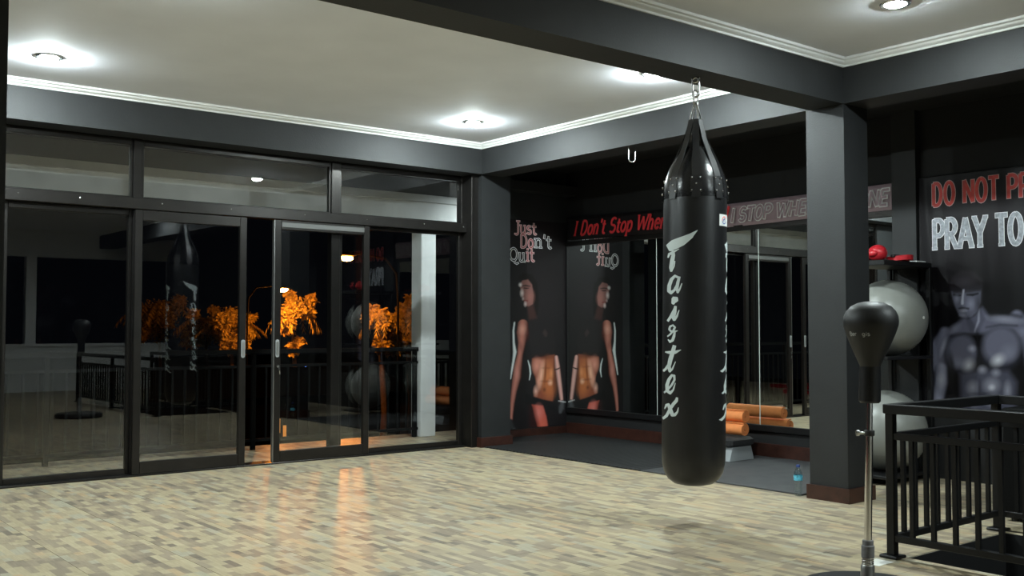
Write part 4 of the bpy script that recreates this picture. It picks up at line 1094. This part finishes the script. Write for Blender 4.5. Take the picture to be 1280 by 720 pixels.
# eight straps up to the rings, each with riveted patch
for k in range(8):
    phi = math.radians(2 + 45*k)
    m = MB(); path = []
    for z, r in ((1.98, R0+0.0085), (2.06, rad_at(2.06)+0.0085), (2.14, rad_at(2.14)+0.0085), (2.22, rad_at(2.22)+0.0095), (2.29, 0.108), (2.36, 0.075), (2.46, 0.046), (2.485, 0.042)):
        path.append((z, r))
    L_ = []
    for z, r in path:
        w = 0.026*(1 if z < 2.25 else 0.75)
        c = on_bag(phi, z, r); tdir = (sided*math.cos(phi) - camdir*math.sin(phi)); nd = camdir*math.cos(phi)+sided*math.sin(phi)
        L_.append([c-tdir*w, c+tdir*w, c+tdir*w-nd*0.006, c-tdir*w-nd*0.006])
    vs = sum(L_, []); fs = []
    for a in range(len(L_)-1):
        for q in range(4): fs.append((a*4+q, a*4+(q+1) % 4, a*4+4+(q+1) % 4, a*4+4+q))
    fs += [(0,1,2,3), tuple((len(L_)-1)*4+q for q in (3,2,1,0))]
    stp = make('strap', m.add(vs, fs), 'black_leather', bag, 40)
    pm = MB()
    cs = []
    for z in (2.015, 2.115):
        for s in (-0.036, 0.036):
            cs.append(on_bag(phi + s/0.2, z, rad_at(z)+0.0105))
    inner = [c - (camdir*math.cos(phi)+sided*math.sin(phi))*0.006 for c in cs]
    pm.add(cs+inner, [(0,1,3,2),(4,6,7,5),(0,4,5,1),(2,3,7,6),(0,2,6,4),(1,5,7,3)])
    pt = make('rivet_patch', pm, 'black_leather', stp)
    for z in (2.025, 2.103):
        for s_ in (-0.026, 0.026): make('rivet', MB().ball(tuple(on_bag(phi + s_/0.2, z, rad_at(z)+0.011)), 0.0055, 10, 6), 'silver_steel', stp, 60)
    make('rivet', MB().ball(tuple(on_bag(phi, 2.065, rad_at(2.065)+0.011)), 0.006, 10, 6), 'silver_steel', stp, 60)
# metal rings, chains and shackle
for k in range(4):
    phi = math.radians(24 + 90*k)
    make('chain', MB().tube([on_bag(phi, 2.475, 0.040), on_bag(phi, 2.53, 0.027), on_bag(phi, 2.60, 0.006)], 0.0045, 8), 'chrome', bag, 50)
def oval(c, w, h, ax, r, n=28):
    pts = []
    for i in range(n):
        t = 2*math.pi*i/n; sx = math.cos(t); sz = math.sin(t)
        pts.append(Vector(c) + ax*(w*(1 if abs(sx) > 0.35 else abs(sx)/0.35)*(1 if sx > 0 else -1)*min(1, abs(sx)*1.6)) + Vector((0,0,h*sz)))
    return MB().tube(pts, r, 8, True)
ax2 = (sided*0.85 + camdir*0.5).normalized()
make('spring_clip', oval(bc_(2.625), 0.020, 0.045, (sided*0.6-camdir*0.8).normalized(), 0.005), 'chrome', bag, 60)
make('link', oval(bc_(2.69), 0.023, 0.062, ax2, 0.006), 'silver_steel', bag, 60)
def ubolt(name, c, ax, label, mname):
    pts = [Vector(c)+ax*(-0.024)+Vector((0,0,0.06))]
    pts += [Vector(c)+ax*(-0.024)+Vector((0,0,z)) for z in (0.03, -0.01)]
    for i in range(1, 8): a = math.pi*i/8; pts.append(Vector(c)+ax*(-0.024*math.cos(a))+Vector((0,0,-0.01-0.024*math.sin(a))))
    pts += [Vector(c)+ax*0.024+Vector((0,0,z)) for z in (-0.01, 0.03, 0.06)]
    return tag(make(name, MB().tube(pts, 0.0065, 8), mname, None, 60), label, 'hook')
ubolt('ceiling_hook', (*bc_(2.755)[:2], 2.755), ax2, 'steel U hook in the cross beam that holds the heavy bag', 'silver_steel')
hkB = onz(790, 184, Z_B)
pts = []
ax3 = Vector(_R)
hk = [Vector((hkB[0], hkB[1], Z_B+0.03))-ax3*0.028, Vector((hkB[0], hkB[1], Z_B-0.10))-ax3*0.028]
for i in range(1, 8): a = math.pi*i/8; hk.append(Vector((hkB[0], hkB[1], Z_B-0.10-0.028*math.sin(a)))-ax3*(0.028*math.cos(a)))
hk += [Vector((hkB[0], hkB[1], Z_B-0.10))+ax3*0.028, Vector((hkB[0], hkB[1], Z_B-0.04))+ax3*0.028]
tag(make('ceiling_hook', MB().tube(hk, 0.0065, 8), 'silver_steel', None, 60), 'empty steel U hook under the beam along the mirrors', 'hook')

# script lettering, traced then wrapped round the bag
depth_bag = float((np.array([BGX, BGY, 1.2]) - _C) @ _F)
def bag_px(u, v, dphi=0.0, lift=0.0022):
    z = float((_C + ray(u, v)*depth_bag)[2])
    c = np.array(bc_(z)); cu = float(proj(c)[0])
    s = (u-cu)*depth_bag/FPX
    return on_bag(math.asin(max(-0.99, min(0.99, s/R0))) + dphi, z, R0+lift)
def K1(p): return (820+p[0]/5.144, 280+p[1]/5.144)
def K2(p): return (820+p[0]/5.144, 400+p[1]/5.144)
letters = {
 'letter_f': (K1, [([(115,178),(117,210),(110,245),(102,285),(103,312)], [16,22,24,20,10]), ([(84,222),(92,200),(120,188),(155,170)], [8,16,12,3]), ([(128,246),(122,280),(106,312)], [6,9,8]),
                   ([(82,160),(120,140),(180,118),(225,92),(268,56)], [40,52,46,28,2]), ([(95,178),(140,160),(180,140),(240,100)], [10,16,18,2])]),
 'letter_a': (K1, [([(150,352),(128,340),(106,362),(92,400),(90,432),(104,446),(124,430),(142,395),(152,356)], [12,14,20,22,22,18,14,12,10]), ([(156,345),(146,385),(140,420),(146,442),(158,425),(172,388)], [14,18,18,16,10,6])]),
 'letter_i': (K1, [([(82,626),(100,600),(118,566),(132,532)], [14,16,16,8]), ([(132,530),(126,565),(118,600),(124,614),(140,596),(154,556)], [14,22,22,20,12,5]), ([(130,472),(128,490),(118,508),(122,522)], [26,40,22,3])]),
 'letter_r': (K2, [([(80,106),(98,92),(118,68),(128,48),(116,34),(98,42),(92,60),(104,72),(126,74),(146,68)], [8,10,12,12,10,12,12,12,12,3]), ([(128,74),(122,104),(114,128),(98,138),(84,124)], [10,16,16,14,5])]),
 'letter_t': (K2, [([(126,160),(114,205),(100,250),(90,295),(96,322),(112,310),(132,262)], [20,24,24,22,18,10,4]), ([(66,204),(92,206),(130,204),(166,188)], [6,16,18,4]), ([(54,326),(70,312),(92,272)], [12,14,8])]),
 'letter_e': (K2, [([(58,464),(78,446),(108,410),(126,376),(124,352),(108,350),(90,378),(78,414),(80,448),(98,462),(118,440),(131,396)], [10,12,12,12,14,14,18,20,20,16,10,4])]),
 'letter_x': (K2, [([(62,566),(74,540),(88,536),(98,560),(112,596),(128,596),(144,576),(150,548)], [5,14,18,22,22,16,10,4]), ([(142,486),(138,506),(118,530),(96,566),(76,606),(50,630)], [12,18,18,16,16,12])]),
}
for dphi in (0.0, math.radians(126), math.radians(245)):
    for nm, (K, strokes) in letters.items():
        mb = MB()
        for k, (pts, ws) in enumerate(strokes):
            ribbon(mb, pts, [w*1.12 for w in ws], lambda a, b: bag_px(*K((a, b)), dphi, 0.0022+0.0003*k), sub=7)
        make(nm, mb, 'white_print', bag)
# maker's patch near the right flank
def patch(phi0, phi1, z0, z1, lift, m, nm, par, n=8):
    vs = []
    for i in range(n+1):
        ph = phi0+(phi1-phi0)*i/n
        vs += [on_bag(ph, z0, R0+lift), on_bag(ph, z1, R0+lift)]
    return make(nm, MB().add(vs, [(2*i, 2*i+2, 2*i+3, 2*i+1) for i in range(n)]), m, par)
pc = patch(math.radians(48), math.radians(80), 1.815, 1.885, 0.003, 'white_label', 'maker_patch', bag)
def ringmark(phi, z, r, w, m, a0, a1):
    mb = MB(); ribbon(mb, [(r*math.cos(t), r*math.sin(t)) for t in np.linspace(a0, a1, 20)], w, lambda a, b: on_bag(phi+a/R0, z+b, R0+0.0045), sub=1)
    make('emblem', mb, m, pc)
ringmark(math.radians(62), 1.85, 0.021, 0.005, 'red_print', 0.3, 3.3); ringmark(math.radians(62), 1.85, 0.021, 0.005, 'blue_print', 3.4, 6.4)
ringmark(math.radians(62), 1.85, 0.008, 0.006, 'blue_print', 0, 4.0)

# ---------------------------------------------------------------- reflex ball stand
PXs, PYs = 4.07, 2.56
sdp = thing('reflex_ball_stand', (PXs, PYs, 0), 'black reflex ball on a chrome pole with heavy round base', 'punching ball')
tl = np.tan(math.radians(1.5)); tdir = _R*tl
def lean2(p): return Vector((p.x + tdir[0]*p.z, p.y + tdir[1]*p.z, p.z))
def lt(prof, n=28): return MB().lathe(prof, (PXs, PYs, 0), n).move(lean2)
make('base', MB().lathe([(0.0,0.0),(0.29,0.0),(0.30,0.015),(0.298,0.040),(0.28,0.062),(0.20,0.072),(0.0,0.076)], (PXs, PYs, 0), 48), 'black_rubber', sdp, 40)
make('foot_tube', lt([(0.030,0.06),(0.030,0.150),(0.026,0.156)]), 'brushed_aluminium', sdp, 40)
hel = [lean2(Vector((PXs+0.023*math.cos(t), PYs+0.023*math.sin(t), 0.155+0.032*t/(2*math.pi*4)))) for t in np.linspace(0, 2*math.pi*4, 80)]
make('spring', MB().tube(hel, 0.0035, 6), 'chrome', sdp, 60)
make('collar', lt([(0.024,0.186),(0.028,0.188),(0.028,0.238),(0.024,0.242),(0.024,0.262),(0.019,0.264)]), 'mid_grey_rubber', sdp, 40)
make('pole', lt([(0.0165,0.25),(0.0165,0.72)]), 'chrome', sdp, 40)
make('upper_pole', lt([(0.0135,0.72),(0.0135,0.90)]), 'chrome', sdp, 40)
cl_ = make('clamp', lt([(0.021,0.722),(0.023,0.726),(0.023,0.742),(0.021,0.746)]), 'black_rubber', sdp, 40)
cp = lean2(Vector((PXs, PYs, 0.734)))
make('clamp_knob', MB().cyl(cp-Vector(_R)*0.018, cp-Vector(_R)*0.048, 0.006, n=10).cyl(cp-Vector(_R)*0.046, cp-Vector(_R)*0.058, 0.013, n=14), 'silver_steel', cl_, 40)
make('neck', lt([(0.040,0.868),(0.047,0.876),(0.047,0.99),(0.044,1.03),(0.046,1.05)]), 'black_leather', sdp, 40)
bl = make('ball', lt([(0.040,1.02),(0.050,1.045),(0.068,1.085),(0.088,1.13),(0.106,1.175),(0.117,1.21),(0.119,1.228),(0.116,1.252),(0.106,1.275),(0.086,1.297),(0.056,1.312),(0.025,1.318),(0.0,1.319)], 48), 'dull_black_leather', sdp, 60)
# small maker's marks on the ball
cdr = Vector((-PXs, -PYs, 0)).normalized(); sdr = Vector(_R)
bprof = [(0.106,1.175),(0.117,1.21),(0.119,1.228)]
def on_ball(a, b):
    z = 1.166+b; r = 0.1035 + (z-1.166)*0.32
    ph = a/0.105; c = lean2(Vector((PXs, PYs, z)))
    return c + (cdr*math.cos(ph)+sdr*math.sin(ph))*(r+0.0025)
make('mark', lettering('Ber', 0.017, 0.042, 0.0038, lambda a, b: on_ball(a-0.105, b)), 'grey_plastic', bl)
make('mark', lettering('gis', 0.017, 0.036, 0.0038, lambda a, b: on_ball(a-0.038, b)), 'grey_plastic', bl)
pq = onz(1098, 704)
tag(make('paper_sheet', MB().box(pq[0]-0.06, pq[0]+0.08, pq[1]-0.04, pq[1]+0.06, 0.0004, 0.0014), 'paper'), 'white paper sheet on the tiles behind the reflex ball base', 'paper')

# ---------------------------------------------------------------- stair railing
sr_ = thing('stair_railing', (5.5, 1.9, 0), 'black steel railing with upright bars around the stair opening', 'railing')
AX, AY, EX = 4.925, 2.945, 6.075
HT = 0.80
def rail_x(nm, z0, z1, w, x0, x1, y): make(nm, MB().rbox(x0, x1, y-w, y+w, z0, z1, r=0.003), 'black_steel', sr_)
def rail_y(nm, z0, z1, w, x, y0, y1): make(nm, MB().rbox(x-w, x+w, y0, y1, z0, z1, r=0.003), 'black_steel', sr_)
YE = -0.55
rail_y('top_rail', HT-0.05, HT, 0.030, AX, YE, AY+0.03); rail_x('top_rail', HT-0.05, HT, 0.030, AX+0.03, EX+0.03, AY); rail_y('top_rail', HT-0.05, HT, 0.030, EX, YE, AY-0.03)
for zz, nm in ((0.615, 'middle_rail'), (0.085, 'lower_rail')):
    rail_y(nm, zz, zz+0.035, 0.016, AX, YE, AY-0.022); rail_x(nm, zz, zz+0.035, 0.016, AX+0.022, EX-0.022, AY); rail_y(nm, zz, zz+0.035, 0.016, EX, YE, AY-0.022)
for (x, y) in ((AX, AY), (EX, AY), (AX, 1.2), (EX, 1.2), (AX, YE), (EX, YE)):
    p = make('post', MB().rbox(x-0.022, x+0.022, y-0.022, y+0.022, 0.012, HT-0.05, r=0.003), 'black_steel', sr_)
    make('foot_plate', MB().rbox(x-0.05, x+0.05, y-0.05, y+0.05, 0.0, 0.016, r=0.004), 'black_steel', p)
def baluster(x, y): make('baluster', MB().box(x-0.011, x+0.011, y-0.011, y+0.011, 0.12, 0.615), 'black_steel', sr_)
for k in range(1, 10): baluster(AX + (EX-AX)*k/10, AY)
y = AY-0.115
while y > YE+0.05:
    if abs(y-1.2) > 0.04: baluster(AX, y); baluster(EX, y)
    y -= 0.115
cb = thing('dark_filler_box', (6.72, 2.75, 0), 'plain black box added to darken the area behind the stair railing', 'box')  # guessed box, put in to keep the view behind the railing black
make('body', MB().rbox(6.41, 7.02, 2.42, 3.07, 0.02, 0.64, r=0.008), 'matt_black_iron', cb)
make('lid', MB().rbox(6.40, 7.03, 2.41, 3.08, 0.64, 0.70, r=0.012), 'matt_black_iron', cb)
for fx in (6.45, 6.98):
    for fy in (2.47, 3.02): make('foot', MB().cyl((fx, fy, 0), (fx, fy, 0.025), 0.02, n=12), 'black_rubber', cb)
# low black wall behind the stair opening
struct('wall_stair', bx(6.14, 6.20, YE, 2.78, 0, 0.70), 'black_paint', 'low black wall along the far side of the stair opening')

# ---------------------------------------------------------------- red gym machines seen in the reflections
def machine(x, y, label):
    t = thing('weight_machine', (x, y, 0), label, 'gym machine')
    for s in (-0.4, 0.4):
        make('base_beam', MB().rbox(x+s-0.04, x+s+0.04, y-0.7, y+0.7, 0, 0.07, r=0.006), 'red_frame', t)
        make('upright', MB().rbox(x+s-0.035, x+s+0.035, y+0.5, y+0.57, 0.07, 1.95, r=0.006), 'red_frame', t)
    make('cross_bar', MB().rbox(x-0.44, x+0.44, y+0.5, y+0.57, 1.95, 2.02, r=0.006), 'red_frame', t)
    make('cross_bar', MB().rbox(x-0.36, x+0.36, y-0.05, y+0.03, 0.0, 0.07, r=0.006), 'red_frame', t)
    make('seat_post', MB().rbox(x-0.04, x+0.04, y-0.04, y+0.04, 0.07, 0.42, r=0.006), 'red_frame', t)
    make('seat', MB().rbox(x-0.19, x+0.19, y-0.22, y+0.22, 0.42, 0.50, r=0.02), 'black_leather', t, 40)
    make('backrest', MB().rbox(x-0.17, x+0.17, y+0.20, y+0.28, 0.55, 1.15, r=0.02), 'red_padding', t, 40)
    make('back_support', MB().rbox(x-0.03, x+0.03, y+0.28, y+0.51, 0.8, 0.87, r=0.006), 'red_frame', t)
    for k in range(9): make('weight_plate', MB().rbox(x-0.2, x+0.2, y+0.60, y+0.72, 0.12+k*0.055, 0.165+k*0.055, r=0.004), 'black_steel', t)
    make('guide_rod', MB().cyl((x-0.12, y+0.66, 0.07), (x-0.12, y+0.66, 1.98), 0.012, n=10), 'chrome', t, 40)
    make('guide_rod', MB().cyl((x+0.12, y+0.66, 0.07), (x+0.12, y+0.66, 1.98), 0.012, n=10), 'chrome', t, 40)
    make('press_handle', MB().tube([(x-0.34, y-0.25, 1.0), (x-0.34, y+0.0, 1.05), (x-0.3, y+0.5, 1.3)], 0.018, 8), 'black_rubber', t, 40)
    make('press_handle', MB().tube([(x+0.34, y-0.25, 1.0), (x+0.34, y+0.0, 1.05), (x+0.3, y+0.5, 1.3)], 0.018, 8), 'black_rubber', t, 40)
machine(-0.55, 5.9, 'red framed weight machine behind the outer column by the glass front')
machine(-1.9, 4.6, 'red framed weight machine close to the far charcoal wall')
